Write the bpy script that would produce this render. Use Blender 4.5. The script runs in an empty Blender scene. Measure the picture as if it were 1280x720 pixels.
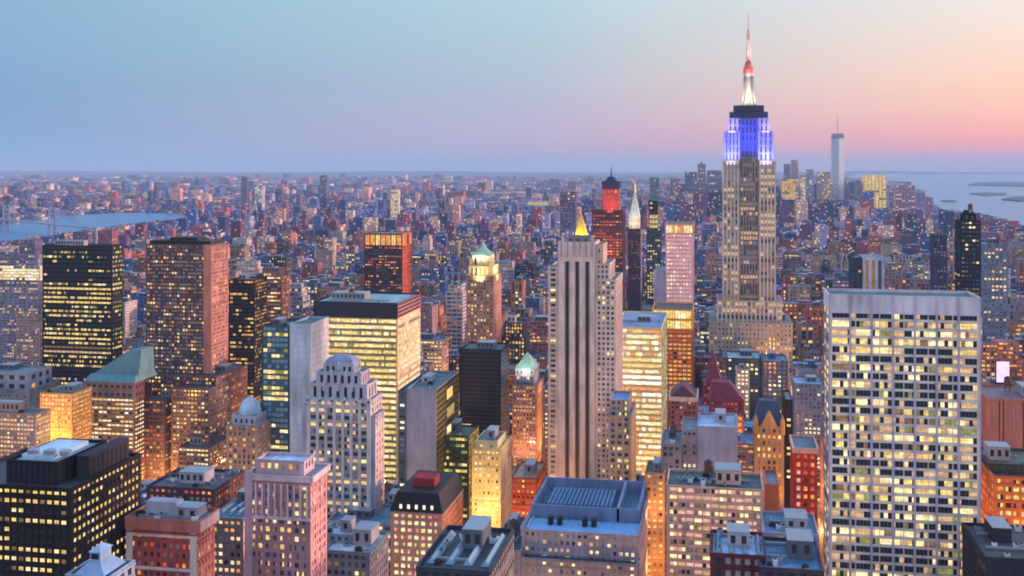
import bpy, math, random
import numpy as np
from mathutils import Vector, Matrix

# ------------------------------------------------------------------ camera, sky, sun, exposure
scene = bpy.context.scene
C = scene.collection
CAM_Z = 260.0
FOC = 1400.0                     # focal length in pixels of a 1280 wide frame
YE = 206.0                       # eye level row
YAW = math.atan(260.0 / 1400.0)  # the avenues run along +Y; the camera looks a little to their left
cs, sn = math.cos(YAW), math.sin(YAW)

cam = bpy.data.cameras.new('camera')
cam.sensor_width = 36.0
cam.lens = 36.0 * FOC / 1280.0
cam.shift_y = -(360.0 - YE) / 1280.0
cam.clip_start = 1.0
cam.clip_end = 120000.0
cam_ob = bpy.data.objects.new('camera', cam)
C.objects.link(cam_ob)
cam_ob.location = (0, 0, CAM_Z)
cam_ob.rotation_euler = (math.radians(90), 0, YAW)
scene.camera = cam_ob

SKY_GAIN = 1.06
SUN_AZ = math.radians(60)        # clockwise from +Y towards +X
SUN_EL = math.radians(8)
world = bpy.data.worlds.new('World')
scene.world = world
world.use_nodes = True
nt = world.node_tree
nt.nodes.clear()

def srgb(h):
    r = [int(h[i:i + 2], 16) / 255.0 for i in (0, 2, 4)]
    return tuple((c / 12.92 if c <= 0.04045 else ((c + 0.055) / 1.055) ** 2.4) for c in r) + (1.0,)

def N(t, kind, **kw):
    n = t.nodes.new(kind)
    for k, v in kw.items():
        setattr(n, k, v)
    return n

def mathn(t, op, a, b=None, c=None, clamp=False):
    n = N(t, 'ShaderNodeMath', operation=op, use_clamp=clamp)
    for i, v in enumerate((a, b, c)):
        if v is None:
            continue
        if isinstance(v, (int, float)):
            n.inputs[i].default_value = v
        else:
            t.links.new(v, n.inputs[i])
    return n.outputs[0]

tc = N(nt, 'ShaderNodeTexCoord')
sep = N(nt, 'ShaderNodeSeparateXYZ')
nt.links.new(tc.outputs['Generated'], sep.inputs[0])
X_, Y_, Z_ = sep.outputs
# azimuth measured to the west of the middle of the view
hor = mathn(nt, 'SQRT', mathn(nt, 'MAXIMUM', mathn(nt, 'SUBTRACT', 1.0, mathn(nt, 'MULTIPLY', Z_, Z_)), 0.0001))
side = mathn(nt, 'DIVIDE', mathn(nt, 'ADD', mathn(nt, 'MULTIPLY', X_, cs), mathn(nt, 'MULTIPLY', Y_, sn)), hor)
elev = mathn(nt, 'MULTIPLY', Z_, 2.0, clamp=True)

def ramp(stops):
    n = N(nt, 'ShaderNodeValToRGB')
    cr = n.color_ramp
    cr.interpolation = 'LINEAR'
    while len(cr.elements) > 1:
        cr.elements.remove(cr.elements[-1])
    for i, (row, h) in enumerate(stops):
        p = row if row < 1.01 and isinstance(row, float) else 2.0 * math.sin(math.atan((YE - row) / FOC))
        p = max(0.0, min(1.0, p))
        e = cr.elements[0] if i == 0 else cr.elements.new(p)
        e.position = p
        e.color = srgb(h) if isinstance(h, str) else h
    nt.links.new(elev, n.inputs[0])
    return n.outputs[0]

ZEN = (0.50, 0.72, 1.12, 1.0)
rl = ramp([(206, '6CA2CA'), (190, '7AA4CA'), (160, '7A9FC6'), (110, '7AA0C4'), (60, '7CA6C6'), (0, '82ACC8'), (0.55, (.38, .52, .70, 1)), (0.9, ZEN)])
rc = ramp([(206, '9EA4C4'), (190, 'B0A4C0'), (160, 'B2AAC6'), (110, 'AAB4C8'), (60, 'A8BECC'), (0, 'ACC8D4'), (0.55, (.50, .60, .72, 1)), (0.9, ZEN)])
rr = ramp([(206, 'BC98B8'), (198, 'D498AE'), (186, 'EC9CA4'), (172, 'FAA6A0'), (140, 'FCBEAA'), (110, 'FACAB2'), (60, 'F2D6C6'), (0, 'E8DFDA'), (0.55, (.72, .70, .68, 1)), (0.9, ZEN)])

def sstep(lo, hi):
    m = N(nt, 'ShaderNodeMapRange', interpolation_type='LINEAR')
    nt.links.new(side, m.inputs['Value'])
    m.inputs['From Min'].default_value = lo
    m.inputs['From Max'].default_value = hi
    return m.outputs[0]

def mixc(f, a, b):
    m = N(nt, 'ShaderNodeMix', data_type='RGBA')
    nt.links.new(f, m.inputs[0])
    nt.links.new(a, m.inputs[6])
    nt.links.new(b, m.inputs[7])
    return m.outputs[2]

# the sky opposite the sunset: a pale rosy twilight arch low down
rn = ramp([(206, (.84, .72, .66, 1)), (0.10, (1.06, .90, .80, 1)), (0.45, (1.02, .90, .84, 1)), (0.75, (.70, .76, .92, 1)), (0.95, ZEN)])
nor = N(nt, 'ShaderNodeMapRange', interpolation_type='LINEAR')
nt.links.new(Y_, nor.inputs['Value'])
nor.inputs['From Min'].default_value = 0.25
nor.inputs['From Max'].default_value = -0.45
grad = mixc(nor.outputs[0], mixc(sstep(0.02, 0.42), mixc(sstep(-0.42, 0.02), rl, rc), rr), rn)
# faint high streaks
nz = N(nt, 'ShaderNodeTexNoise')
mp = N(nt, 'ShaderNodeMapping')
nt.links.new(tc.outputs['Generated'], mp.inputs[0])
mp.inputs['Scale'].default_value = (1.5, 1.5, 14)
nt.links.new(mp.outputs[0], nz.inputs[0])
nz.inputs['Scale'].default_value = 1.6
nz.inputs['Detail'].default_value = 3
gainn = mathn(nt, 'ADD', mathn(nt, 'MULTIPLY', nz.outputs[0], 0.08), 0.96)
skyt = N(nt, 'ShaderNodeTexSky', sky_type='NISHITA')
skyt.sun_disc = False
skyt.sun_elevation = SUN_EL
skyt.sun_rotation = SUN_AZ
bg1 = N(nt, 'ShaderNodeBackground')
bg2 = N(nt, 'ShaderNodeBackground')
nt.links.new(grad, bg1.inputs[0])
nt.links.new(mathn(nt, 'MULTIPLY', gainn, SKY_GAIN), bg1.inputs[1])
nt.links.new(skyt.outputs[0], bg2.inputs[0])
bg2.inputs[1].default_value = 0.006
addn = N(nt, 'ShaderNodeAddShader')
nt.links.new(bg1.outputs[0], addn.inputs[0])
nt.links.new(bg2.outputs[0], addn.inputs[1])
wo = N(nt, 'ShaderNodeOutputWorld')
nt.links.new(addn.outputs[0], wo.inputs[0])

sun = bpy.data.lights.new('sun', 'SUN')
sun.energy = 4.6
sun.angle = math.radians(6)
sun.color = (1.0, 0.60, 0.47)
sun_ob = bpy.data.objects.new('sun', sun)
C.objects.link(sun_ob)
sd = Vector((math.sin(SUN_AZ) * math.cos(SUN_EL), math.cos(SUN_AZ) * math.cos(SUN_EL), math.sin(SUN_EL)))
sun_ob.rotation_euler = sd.to_track_quat('Z', 'Y').to_euler()
sun_ob.location = (0, 0, 900)

scene.view_settings.view_transform = 'Standard'
scene.view_settings.look = 'None'
scene.view_settings.gamma = 1
scene.view_settings.exposure = 0.08
scene.cycles.use_denoising = True
scene.cycles.max_bounces = 5
scene.cycles.diffuse_bounces = 2
scene.cycles.glossy_bounces = 2
scene.cycles.volume_bounces = 0
scene.cycles.sample_clamp_indirect = 3.0
scene.cycles.filter_width = 1.9

HAZE = True
HAZE_DENS = 3.4e-5

# ------------------------------------------------------------------ projection helpers
def x_at(px, Y):
    return Y * math.tan(math.atan((px - 640.0) / FOC) - YAW)

def t_at(px, Y):
    u = (px - 640.0) / FOC
    return Y / (cs + u * sn)

def z_at(px, py, Y):
    return CAM_Z - (py - YE) / FOC * t_at(px, Y)

def project(x, y, z):
    t = -sn * x + cs * y
    r = cs * x + sn * y
    t = max(t, 1.0)
    return 640.0 + FOC * r / t, YE + FOC * (CAM_Z - z) / t, t

def ground_pt(px, py):
    t = FOC * CAM_Z / (py - YE)
    r = (px - 640.0) / FOC * t
    return (-sn * t + cs * r, cs * t + sn * r)

# ------------------------------------------------------------------ materials
_m = {}
def new_mat(name):
    m = bpy.data.materials.new(name)
    m.use_nodes = True
    return m, m.node_tree, m.node_tree.nodes['Principled BSDF']

def masonry(hexc, scale=1.0, rough=0.85, var=0.42, spec=0.3):
    key = ('w', hexc, rough, var)
    if key in _m:
        return _m[key]
    m, t, b = new_mat('masonry_' + hexc)
    col = srgb(hexc)
    geo = N(t, 'ShaderNodeNewGeometry')
    mp = N(t, 'ShaderNodeMapping')
    t.links.new(geo.outputs['Position'], mp.inputs[0])
    mp.inputs['Scale'].default_value = (.35, .35, .07)      # rain streaks
    n1 = N(t, 'ShaderNodeTexNoise'); n1.inputs['Scale'].default_value = 1.0; n1.inputs['Detail'].default_value = 4
    t.links.new(mp.outputs[0], n1.inputs[0])
    n2 = N(t, 'ShaderNodeTexNoise'); n2.inputs['Scale'].default_value = .06; n2.inputs['Detail'].default_value = 3
    t.links.new(geo.outputs['Position'], n2.inputs[0])
    s = mathn(t, 'ADD', mathn(t, 'MULTIPLY', n1.outputs[0], 1.0), mathn(t, 'MULTIPLY', n2.outputs[0], 1.0))
    s = mathn(t, 'ADD', mathn(t, 'MULTIPLY', mathn(t, 'SUBTRACT', s, 1.0), var * 2.2), 1.0)
    mx = N(t, 'ShaderNodeVectorMath', operation='SCALE')
    mx.inputs[0].default_value = col[:3]
    t.links.new(s, mx.inputs[3])
    t.links.new(mx.outputs[0], b.inputs['Base Color'])
    b.inputs['Roughness'].default_value = rough
    b.inputs['Specular IOR Level'].default_value = spec
    _m[key] = m
    return m

def plain(name, hexc, rough=0.6, metal=0.0, spec=0.5):
    key = ('p', name)
    if key in _m:
        return _m[key]
    m, t, b = new_mat(name)
    b.inputs['Base Color'].default_value = srgb(hexc)
    b.inputs['Roughness'].default_value = rough
    b.inputs['Metallic'].default_value = metal
    b.inputs['Specular IOR Level'].default_value = spec
    _m[key] = m
    return m

def window_mat(name, colour, strength, detail=0.5, base=(.03, .035, .05)):
    key = ('win', name)
    if key in _m:
        return _m[key]
    m, t, b = new_mat(name)
    b.inputs['Base Color'].default_value = base + (1,)
    b.inputs['Roughness'].default_value = 0.12
    b.inputs['Specular IOR Level'].default_value = 0.6
    if strength > 0:
        geo = N(t, 'ShaderNodeNewGeometry')
        v = N(t, 'ShaderNodeTexNoise')
        v.inputs['Scale'].default_value = 0.55
        v.inputs['Detail'].default_value = 2
        t.links.new(geo.outputs['Position'], v.inputs[0])
        f = mathn(t, 'MULTIPLY', mathn(t, 'SUBTRACT', v.outputs[0], 0.5), detail * 3.2)
        f = mathn(t, 'MAXIMUM', mathn(t, 'ADD', f, 1.0), 0.15)
        # blinds, lamps and furniture: hue wanders too
        v2 = N(t, 'ShaderNodeTexNoise'); v2.inputs['Scale'].default_value = 0.21
        t.links.new(geo.outputs['Position'], v2.inputs[0])
        mx = N(t, 'ShaderNodeMix', data_type='RGBA')
        t.links.new(mathn(t, 'MULTIPLY', mathn(t, 'SUBTRACT', v2.outputs[0], .35), 2.6, clamp=True), mx.inputs[0])
        a = srgb(colour)
        mx.inputs[6].default_value = (a[0], a[1] * .86, a[2] * .75, 1)
        mx.inputs[7].default_value = (a[0], min(1, a[1] * 1.12), min(1, a[2] * 1.35), 1)
        t.links.new(mx.outputs[2], b.inputs['Emission Color'])
        # a blind pulled part way down, brighter ceiling, a mullion
        uv = N(t, 'ShaderNodeTexCoord'); us = N(t, 'ShaderNodeSeparateXYZ'); t.links.new(uv.outputs['UV'], us.inputs[0])
        cell = N(t, 'ShaderNodeVectorMath', operation='SCALE'); cell.inputs[3].default_value = .29; t.links.new(geo.outputs['Position'], cell.inputs[0])
        cf = N(t, 'ShaderNodeVectorMath', operation='FLOOR'); t.links.new(cell.outputs[0], cf.inputs[0])
        wn = N(t, 'ShaderNodeTexWhiteNoise'); t.links.new(cf.outputs[0], wn.inputs[0])
        blind = mathn(t, 'GREATER_THAN', us.outputs[1], mathn(t, 'SUBTRACT', 1.25, wn.outputs[0]))
        ceil_ = mathn(t, 'ADD', .72, mathn(t, 'MULTIPLY', us.outputs[1], .5))
        f = mathn(t, 'MULTIPLY', f, ceil_)
        f = mathn(t, 'MULTIPLY', f, mathn(t, 'SUBTRACT', 1.0, mathn(t, 'MULTIPLY', blind, .45)))
        bright = mathn(t, 'ADD', .62, mathn(t, 'MULTIPLY', wn.outputs[0], .62))
        f = mathn(t, 'MULTIPLY', f, bright)
        mul = mathn(t, 'LESS_THAN', mathn(t, 'ABSOLUTE', mathn(t, 'SUBTRACT', us.outputs[0], .5)), .035)
        f = mathn(t, 'MULTIPLY', f, mathn(t, 'SUBTRACT', 1.0, mathn(t, 'MULTIPLY', mul, .7)))
        t.links.new(mathn(t, 'MULTIPLY', f, strength * 1.55), b.inputs['Emission Strength'])
    m.cycles.emission_sampling = 'NONE'
    _m[key] = m
    return m

WM = {
    'k': window_mat('glass_unlit', '000000', 0),
    'K': window_mat('glass_unlit_blue', '000000', 0, base=(.06, .10, .17)),
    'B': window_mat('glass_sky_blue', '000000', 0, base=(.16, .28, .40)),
    'g': window_mat('glass_green', '000000', 0, base=(.05, .13, .14)),
    'd': window_mat('window_dim', 'B08A58', 0.42),
    't': window_mat('window_tan', 'E0B884', 0.75, .35),
    'o': window_mat('window_amber', 'F0A04C', 0.85),
    'y': window_mat('window_yellow', 'F0CE74', 0.95),
    'c': window_mat('window_cream', 'FFE6A6', 1.05, .35),
    'w': window_mat('window_white', 'FFF3D6', 1.15, .3),
    'r': window_mat('window_red', 'D8553A', 0.7),
    'G': window_mat('window_olive', 'A8A850', 0.55),
    'p': window_mat('window_pink', 'F2B2A0', 0.8, .3),
    'h': window_mat('window_blind', '8F7F86', 0.12, base=(.25, .23, .27)),
}
for k, m in WM.items():
    _m[('key', k)] = m

def roofing(hexc):
    return masonry(hexc, rough=0.6, var=0.75, spec=0.5)

# ------------------------------------------------------------------ mesh builder
class MB:
    def __init__(s):
        s.v, s.f, s.m, s.mats = [], [], [], []
    def mi(s, mat):
        for i, m in enumerate(s.mats):
            if m is mat:
                return i
        s.mats.append(mat)
        return len(s.mats) - 1
    def poly(s, pts, mat):
        n = len(s.v)
        s.v += pts
        s.f.append(tuple(range(n, n + len(pts))))
        s.m.append(s.mi(mat))
    def box(s, x0, x1, y0, y1, z0, z1, mat, skip=''):
        n = len(s.v)
        s.v += [(x0, y0, z0), (x1, y0, z0), (x1, y1, z0), (x0, y1, z0), (x0, y0, z1), (x1, y0, z1), (x1, y1, z1), (x0, y1, z1)]
        i = s.mi(mat)
        for key, q in (('f', (0, 1, 5, 4)), ('r', (1, 2, 6, 5)), ('b', (2, 3, 7, 6)), ('l', (3, 0, 4, 7)), ('t', (4, 5, 6, 7)), ('u', (3, 2, 1, 0))):
            if key in skip:
                continue
            s.f.append(tuple(n + k for k in q))
            s.m.append(i)
    def loft(s, rings, mat, cap=True, close=True):
        """rings: lists of equally many points, bottom to top"""
        n0 = len(s.v)
        k = len(rings[0])
        for r in rings:
            s.v += [tuple(p) for p in r]
        i = s.mi(mat)
        for a in range(len(rings) - 1):
            for b in range(k):
                c = (b + 1) % k
                s.f.append((n0 + a * k + b, n0 + a * k + c, n0 + (a + 1) * k + c, n0 + (a + 1) * k + b))
                s.m.append(i)
        if cap:
            s.f.append(tuple(n0 + (len(rings) - 1) * k + b for b in range(k))); s.m.append(i)
            s.f.append(tuple(n0 + b for b in reversed(range(k)))); s.m.append(i)
    def ring(s, cx, cy, z, rx, ry=None, n=12, ph=0.0):
        ry = rx if ry is None else ry
        return [(cx + rx * math.cos(2 * math.pi * i / n + ph), cy + ry * math.sin(2 * math.pi * i / n + ph), z) for i in range(n)]
    def rect(s, x0, x1, y0, y1, z):
        return [(x0, y0, z), (x1, y0, z), (x1, y1, z), (x0, y1, z)]
    def build(s, name, parent=None, link=True):
        me = bpy.data.meshes.new(name)
        me.from_pydata(s.v, [], s.f)
        for m in s.mats:
            me.materials.append(m)
        me.polygons.foreach_set('material_index', s.m)
        uv = me.uv_layers.new(name='UVMap')
        q = []
        base = ((0, 0), (1, 0), (1, 1), (0, 1))
        for f in s.f:
            k = len(f)
            q += [c for i in range(k) for c in base[i % 4]]
        uv.data.foreach_set('uv', q)
        me.update()
        o = bpy.data.objects.new(name, me)
        if link:
            C.objects.link(o)
        if parent:
            o.parent = parent
        return o

def thing(name, label, cat, loc, group=None):
    o = bpy.data.objects.new(name, None)
    C.objects.link(o)
    o.location = loc
    o.empty_display_size = 5
    o['label'] = label
    o['category'] = cat
    if group:
        o['group'] = group
    return o

def structure(o):
    o['kind'] = 'structure'
    return o

# ------------------------------------------------------------------ styles
# bay, floor: metres; ww, wh: window share of a bay / a storey; wall, span: colours; side: side-wall colour with evening light and shade put in; lit: share lit; pal: (letters, weights) when lit; dark: letters
def S(wall='8F8790', span=None, bay=3.4, fl=3.7, ww=.55, wh=.55, lit=.35, fv=.4, pal='ydco', dark='kkKh', sub=1, deep=.45, sp=None, trim=None, side=None, band=0, blank=None, dimfac=0, piercol=None, every=0, rowcoh=0):
    return dict(wall=wall, span=span or wall, bay=bay, fl=fl, ww=ww, wh=wh, lit=lit, fv=fv, pal=pal, dark=dark, sub=sub, deep=deep, sp=sp, trim=trim, side=side, blank=blank, piercol=piercol, every=every, rowcoh=rowcoh)

class Facade:
    """one rectangular wall: structural relief goes to the wall mesh, panes to a list"""
    pass

_wmesh = {}
def window_mesh(w, h, sub, letters):
    key = (round(w, 2), round(h, 2), sub, letters)
    if key in _wmesh:
        return _wmesh[key]
    mb = MB()
    k = len(letters)
    pw = w / k
    for i, L in enumerate(letters):
        x0 = -w / 2 + i * pw
        g = 0.06 if k > 1 else 0
        mb.poly([(x0 + g / 2, 0, -h / 2), (x0 + pw - g / 2, 0, -h / 2), (x0 + pw - g / 2, 0, h / 2), (x0 + g / 2, 0, h / 2)], WM[L])
    # thin frame round the pane
    fr = plain('window_frame', '3A3A42', .5)
    e = min(.12, w * .05)
    mb.box(-w / 2, w / 2, -.06, .0, -h / 2, -h / 2 + e, fr, 'b')
    mb.box(-w / 2, w / 2, -.06, .0, h / 2 - e, h / 2, fr, 'b')
    o = mb.build('window', link=False)
    me = o.data
    bpy.data.objects.remove(o)
    _wmesh[key] = me
    return me

def letters_for(st, rng, pf, mode=None):
    out = ''
    sub = st['sub']
    lit_all = (rng.random() < pf) if mode is None else mode
    run = None
    for i in range(sub):
        p = pf if not sub > 1 else (.82 if lit_all else .16 * (pf > .1))
        if rng.random() < p if sub > 1 else lit_all:
            if run is None or rng.random() < .35:
                run = rng.choice(st['pal'])
            out += run
        else:
            out += rng.choice(st['dark'])
    return out

def facade(mb, wins, face, a0, a1, plane, z0, z1, st, rng):
    """face 'f': wall in the plane y=plane facing -Y, a along x. 'r': x=plane facing +X, a along y. 'l': facing -X."""
    W, H = a1 - a0, z1 - z0
    e = st['deep']
    def bx(p0, p1, d0, d1, q0, q1, mat, skip='u'):   # d: distance inward from the outer plane
        if face == 'f':
            mb.box(p0, p1, plane + d0, plane + d1, q0, q1, mat)
        elif face == 'r':
            mb.box(plane - d1, plane - d0, p0, p1, q0, q1, mat)
        else:
            mb.box(plane + d0, plane + d1, p0, p1, q0, q1, mat)
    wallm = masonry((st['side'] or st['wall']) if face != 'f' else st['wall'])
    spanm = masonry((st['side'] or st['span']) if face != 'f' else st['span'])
    pierm = masonry(st['piercol']) if st['piercol'] else wallm
    if W < 3 or H < 4:
        bx(a0, a1, 0, e, z0, z1, wallm)
        return
    ec = min(1.2, W * .06) if st['ww'] < .97 else .25
    fine = .84 if plane < 1000 or face != 'f' else 1.0
    if st['sub'] > 2 or st['bay'] > 8 or st['fl'] < 3.6: fine = 1.0
    nb = max(1, int(round((W - 2 * ec) / (st['bay'] * fine))))
    bw = (W - 2 * ec) / nb
    nf = max(1, int(round(H / (st['fl'] * fine))))
    fh = H / nf
    pw = bw * (1 - st['ww'])
    wh = fh * st['wh']
    spd = st['sp'] if st['sp'] is not None else .12
    # corner piers
    bx(a0, a0 + ec, 0, e, z0, z1, wallm)
    bx(a1 - ec, a1, 0, e, z0, z1, wallm)
    for i in range(nb + 1):
        c = a0 + ec + i * bw
        q0, q1 = max(a0 + ec, c - pw / 2), min(a1 - ec, c + pw / 2)
        if q1 - q0 < .05:
            continue
        dd = 0.003
        if st['every'] and i % st['every'] and 0 < i < nb:
            dd = spd + .05
        bx(q0, q1, dd, e, z0, z1, pierm)
    for j in range(nf + 1):
        s0 = z0 + j * fh - (fh - wh) * .5
        s1 = s0 + (fh - wh)
        s0, s1 = max(s0, z0), min(s1, z1)
        if s1 - s0 > .02:
            bx(a0 + ec, a1 - ec, spd, e - .004, s0, s1, spanm)
    if st['ww'] < .8 and H > 25 and nf > 5:
        tm = masonry(st['trim'] or st['wall'])
        for j in {nf - 1, nf - 3, 2, int(nf * .5), int(nf * .75)}:
            zc = z0 + j * fh
            if z0 < zc - .5 and zc + .5 < z1:
                bx(a0, a1, -.22, .002, zc - .28, zc + .28, tm)
        bx(a0, a1, -.35, .002, z1 - 1.0, z1 - .25, tm)
    for j in range(nf):
        pf = st['lit']
        if st['fv']:
            pf = min(1.0, max(0.0, pf + st['fv'] * (rng.random() * 2 - 1)))
        zc = z0 + (j + .5) * fh
        if st['blank'] and st['blank'](j, nf):
            bx(a0 + ec, a1 - ec, .02, e - .01, zc - fh / 2, zc + fh / 2, spanm)
            continue
        coh = st.get('rowcoh', 0)
        rowL = None
        if coh and rng.random() < coh:
            rowL = rng.choice(st['pal'] if rng.random() < st['lit'] else st['dark']) * st['sub']
        mode = rng.random() < pf
        for i in range(nb):
            ac = a0 + ec + (i + .5) * bw
            if rng.random() > .62 - .3 * (st['sub'] == 1):
                mode = rng.random() < pf
            L = rowL if (rowL and rng.random() < .85) else letters_for(st, rng, pf, mode)
            wins.append((face, ac, plane, zc, bw - pw, wh, L, e))

def win_matrix(w):
    face, ac, plane, zc, ww, wh, L, e = w
    d = e - .08
    if face == 'f':
        return (ac, plane + d, zc), 0.0
    if face == 'r':
        return (plane - d, ac, zc), math.pi / 2
    return (plane + d, ac, zc), -math.pi / 2

# ------------------------------------------------------------------ visibility buffer (which walls and windows the view can see)
BW, BH = 640, 360
depth_buf = np.full((BH, BW), 1e9)
id_buf = np.full((BH, BW), -1, dtype=np.int32)
_px = (np.arange(BW) + .5) * 2
_py = (np.arange(BH) + .5) * 2
def splat(b, ident):
    x0, x1, y0, y1, z0, z1 = b
    if y0 < 40:
        return
    P = [project(x, y, z) for x in (x0, x1) for y in (y0, y1) for z in (z0, z1)]
    u0, u1 = min(p[0] for p in P), max(p[0] for p in P)
    v0, v1 = min(p[1] for p in P), max(p[1] for p in P)
    i0, i1 = max(0, int(u0 / 2)), min(BW, int(u1 / 2) + 1)
    j0, j1 = max(0, int(v0 / 2)), min(BH, int(v1 / 2) + 1)
    if i0 >= i1 or j0 >= j1:
        return
    u = (_px[i0:i1] - 640) / FOC
    v = -(_py[j0:j1] - YE) / FOC
    dx = (-sn + u * cs)[None, :]; dy = (cs + u * sn)[None, :]; dz = v[:, None]
    dx = np.where(abs(dx) < 1e-9, 1e-9, dx); dz = np.where(abs(dz) < 1e-9, 1e-9, dz)
    tx0, tx1 = x0 / dx, x1 / dx
    ty0, ty1 = y0 / dy, y1 / dy
    tz0, tz1 = (z0 - CAM_Z) / dz, (z1 - CAM_Z) / dz
    tn = np.maximum(np.maximum(np.minimum(tx0, tx1), np.minimum(ty0, ty1)), np.minimum(tz0, tz1))
    tf = np.minimum(np.minimum(np.maximum(tx0, tx1), np.maximum(ty0, ty1)), np.maximum(tz0, tz1))
    hit = (tf > tn) & (tn > 0)
    sub = depth_buf[j0:j1, i0:i1]
    sid = id_buf[j0:j1, i0:i1]
    m = hit & (tn < sub)
    sub[m] = np.broadcast_to(tn, sub.shape)[m]
    sid[m] = ident

def visible_at(x, y, z, tol):
    px, py, t = project(x, y, z)
    i, j = int(px / 2), int(py / 2)
    if i < 0 or j < 0 or i >= BW or j >= BH:
        return 0
    return 1 if t <= depth_buf[j, i] + tol else 0

# ------------------------------------------------------------------ the buildings one can point at
HEROES = []
def T(x0, x1, top, dY, depth, st, base=None, roofc='66727F', clutter=1, par=1.0):
    return dict(x0=x0, x1=x1, top=top, dY=dY, depth=depth, st=st, base=base, roofc=roofc, clutter=clutter, par=par)

def H(name, label, short, Y, tiers, ybot=480, cat='building', extra=None, faces=None, seed=1, group=None):
    HEROES.append(dict(name=name, label=label, short=short, Y=Y, tiers=tiers, ybot=ybot, cat=cat, extra=extra, faces=faces, seed=seed, group=group))

# --- far left to right, back rows first -------------------------------------------------
black_lit = S('16161A', bay=2.6, fl=3.9, ww=.86, wh=.5, lit=.55, fv=.4, pal='yyyGcod', dark='kkk', sub=1, deep=.35)
H('office_tower', 'black glass office slab with rows of yellow lit windows, left of the brown tower', 'black glass tower', 1050,
  [T(53, 140, 307, 0, 21, S('121216', bay=5.2, fl=4.6, ww=.92, wh=.46, lit=.55, fv=.5, pal='ytyGcyd', dark='kkk', sub=3, deep=.35, side='101014', rowcoh=.35), roofc='1A1A1E', clutter=2)], 480, seed=3)
H('office_tower', 'hazy grey tower with a pale yellow lit band, left of the black glass tower', 'hazy banded tower', 1300,
  [T(-30, 48, 318, 0, 14, S('8A8494', bay=3.4, fl=3.8, ww=.7, wh=.5, lit=.12, pal='ydp', dark='KKkh', blank=lambda j, n: False)),
   T(20, 50, 392, -6, 30, S('B08A84', side='C8A08C', bay=3, fl=3.7, lit=.3, pal='pdc'), base=470),
   T(-30, 50, 332, -3, 16, S('D8D0C0', bay=4, fl=4, ww=.9, wh=.7, lit=.9, fv=.1, pal='ccyw'), base=350, clutter=0)], 470, seed=4)
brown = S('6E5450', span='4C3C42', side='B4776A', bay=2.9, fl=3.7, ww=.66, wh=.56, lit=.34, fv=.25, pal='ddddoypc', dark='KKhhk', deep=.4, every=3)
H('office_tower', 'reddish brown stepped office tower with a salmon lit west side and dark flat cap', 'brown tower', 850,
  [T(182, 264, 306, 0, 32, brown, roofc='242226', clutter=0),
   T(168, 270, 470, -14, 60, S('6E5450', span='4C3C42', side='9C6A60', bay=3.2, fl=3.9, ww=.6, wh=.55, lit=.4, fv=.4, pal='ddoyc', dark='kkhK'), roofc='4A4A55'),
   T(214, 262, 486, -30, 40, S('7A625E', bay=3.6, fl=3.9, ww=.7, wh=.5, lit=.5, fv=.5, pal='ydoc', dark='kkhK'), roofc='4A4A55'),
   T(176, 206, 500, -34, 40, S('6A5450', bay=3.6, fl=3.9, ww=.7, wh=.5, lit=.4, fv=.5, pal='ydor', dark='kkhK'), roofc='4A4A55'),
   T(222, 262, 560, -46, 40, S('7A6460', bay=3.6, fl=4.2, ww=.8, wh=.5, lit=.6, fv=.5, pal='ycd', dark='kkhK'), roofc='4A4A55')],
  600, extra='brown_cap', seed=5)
H('office_building', 'stone block with a teal copper roof and a row of square dark attic windows', 'teal-roofed block', 790,
  [T(105, 168, 478, 0, 15, S('7C6A6A', side='6E4048', bay=6.0, fl=7.0, ww=.55, wh=.4, lit=.0, fv=0, dark='k'), base=498, clutter=0, roofc='2E6C7E'),
   T(105, 168, 497, -.6, 15.6, S('8A7468', side='6E4048', bay=4.2, fl=3.9, ww=.85, wh=.5, lit=.75, fv=.35, pal='yycw', dark='kd'), clutter=0)], 545, extra='teal_roof', seed=6)
H('office_building', 'golden lit stone block with a dark green flat roof, left of the teal-roofed block', 'golden lit block', 730,
  [T(50, 90, 492, 0, 26, S('D8A868', side='C88A50', bay=3.0, fl=3.7, ww=.6, wh=.6, lit=.9, fv=.2, pal='yyoc', dark='d'), roofc='27484C')], 545, extra='gold_flood', seed=7)
H('office_building', 'long cream building with glowing strips of windows at the left edge', 'cream strip-lit building', 690,
  [T(-60, 44, 516, 0, 18, S('B89080', side='C8A888', bay=3.0, fl=3.6, ww=.75, wh=.55, lit=.85, fv=.2, pal='cpyo', dark='dh'), roofc='2C5560')], 560, seed=8)
H('office_building', 'grey blue block with cluttered mechanical rooftop, behind the cream strip-lit building', 'grey mechanical-roofed block', 760,
  [T(-50, 36, 486, 0, 40, S('6C7888', bay=4, fl=4, ww=.6, wh=.5, lit=.1, dark='KBg'), clutter=3),
   T(-20, 36, 466, 6, 30, S('8A94A8', bay=9, fl=7, ww=.5, wh=.5, lit=0, dark='k'), base=488, clutter=1)], 515, seed=9)

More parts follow.
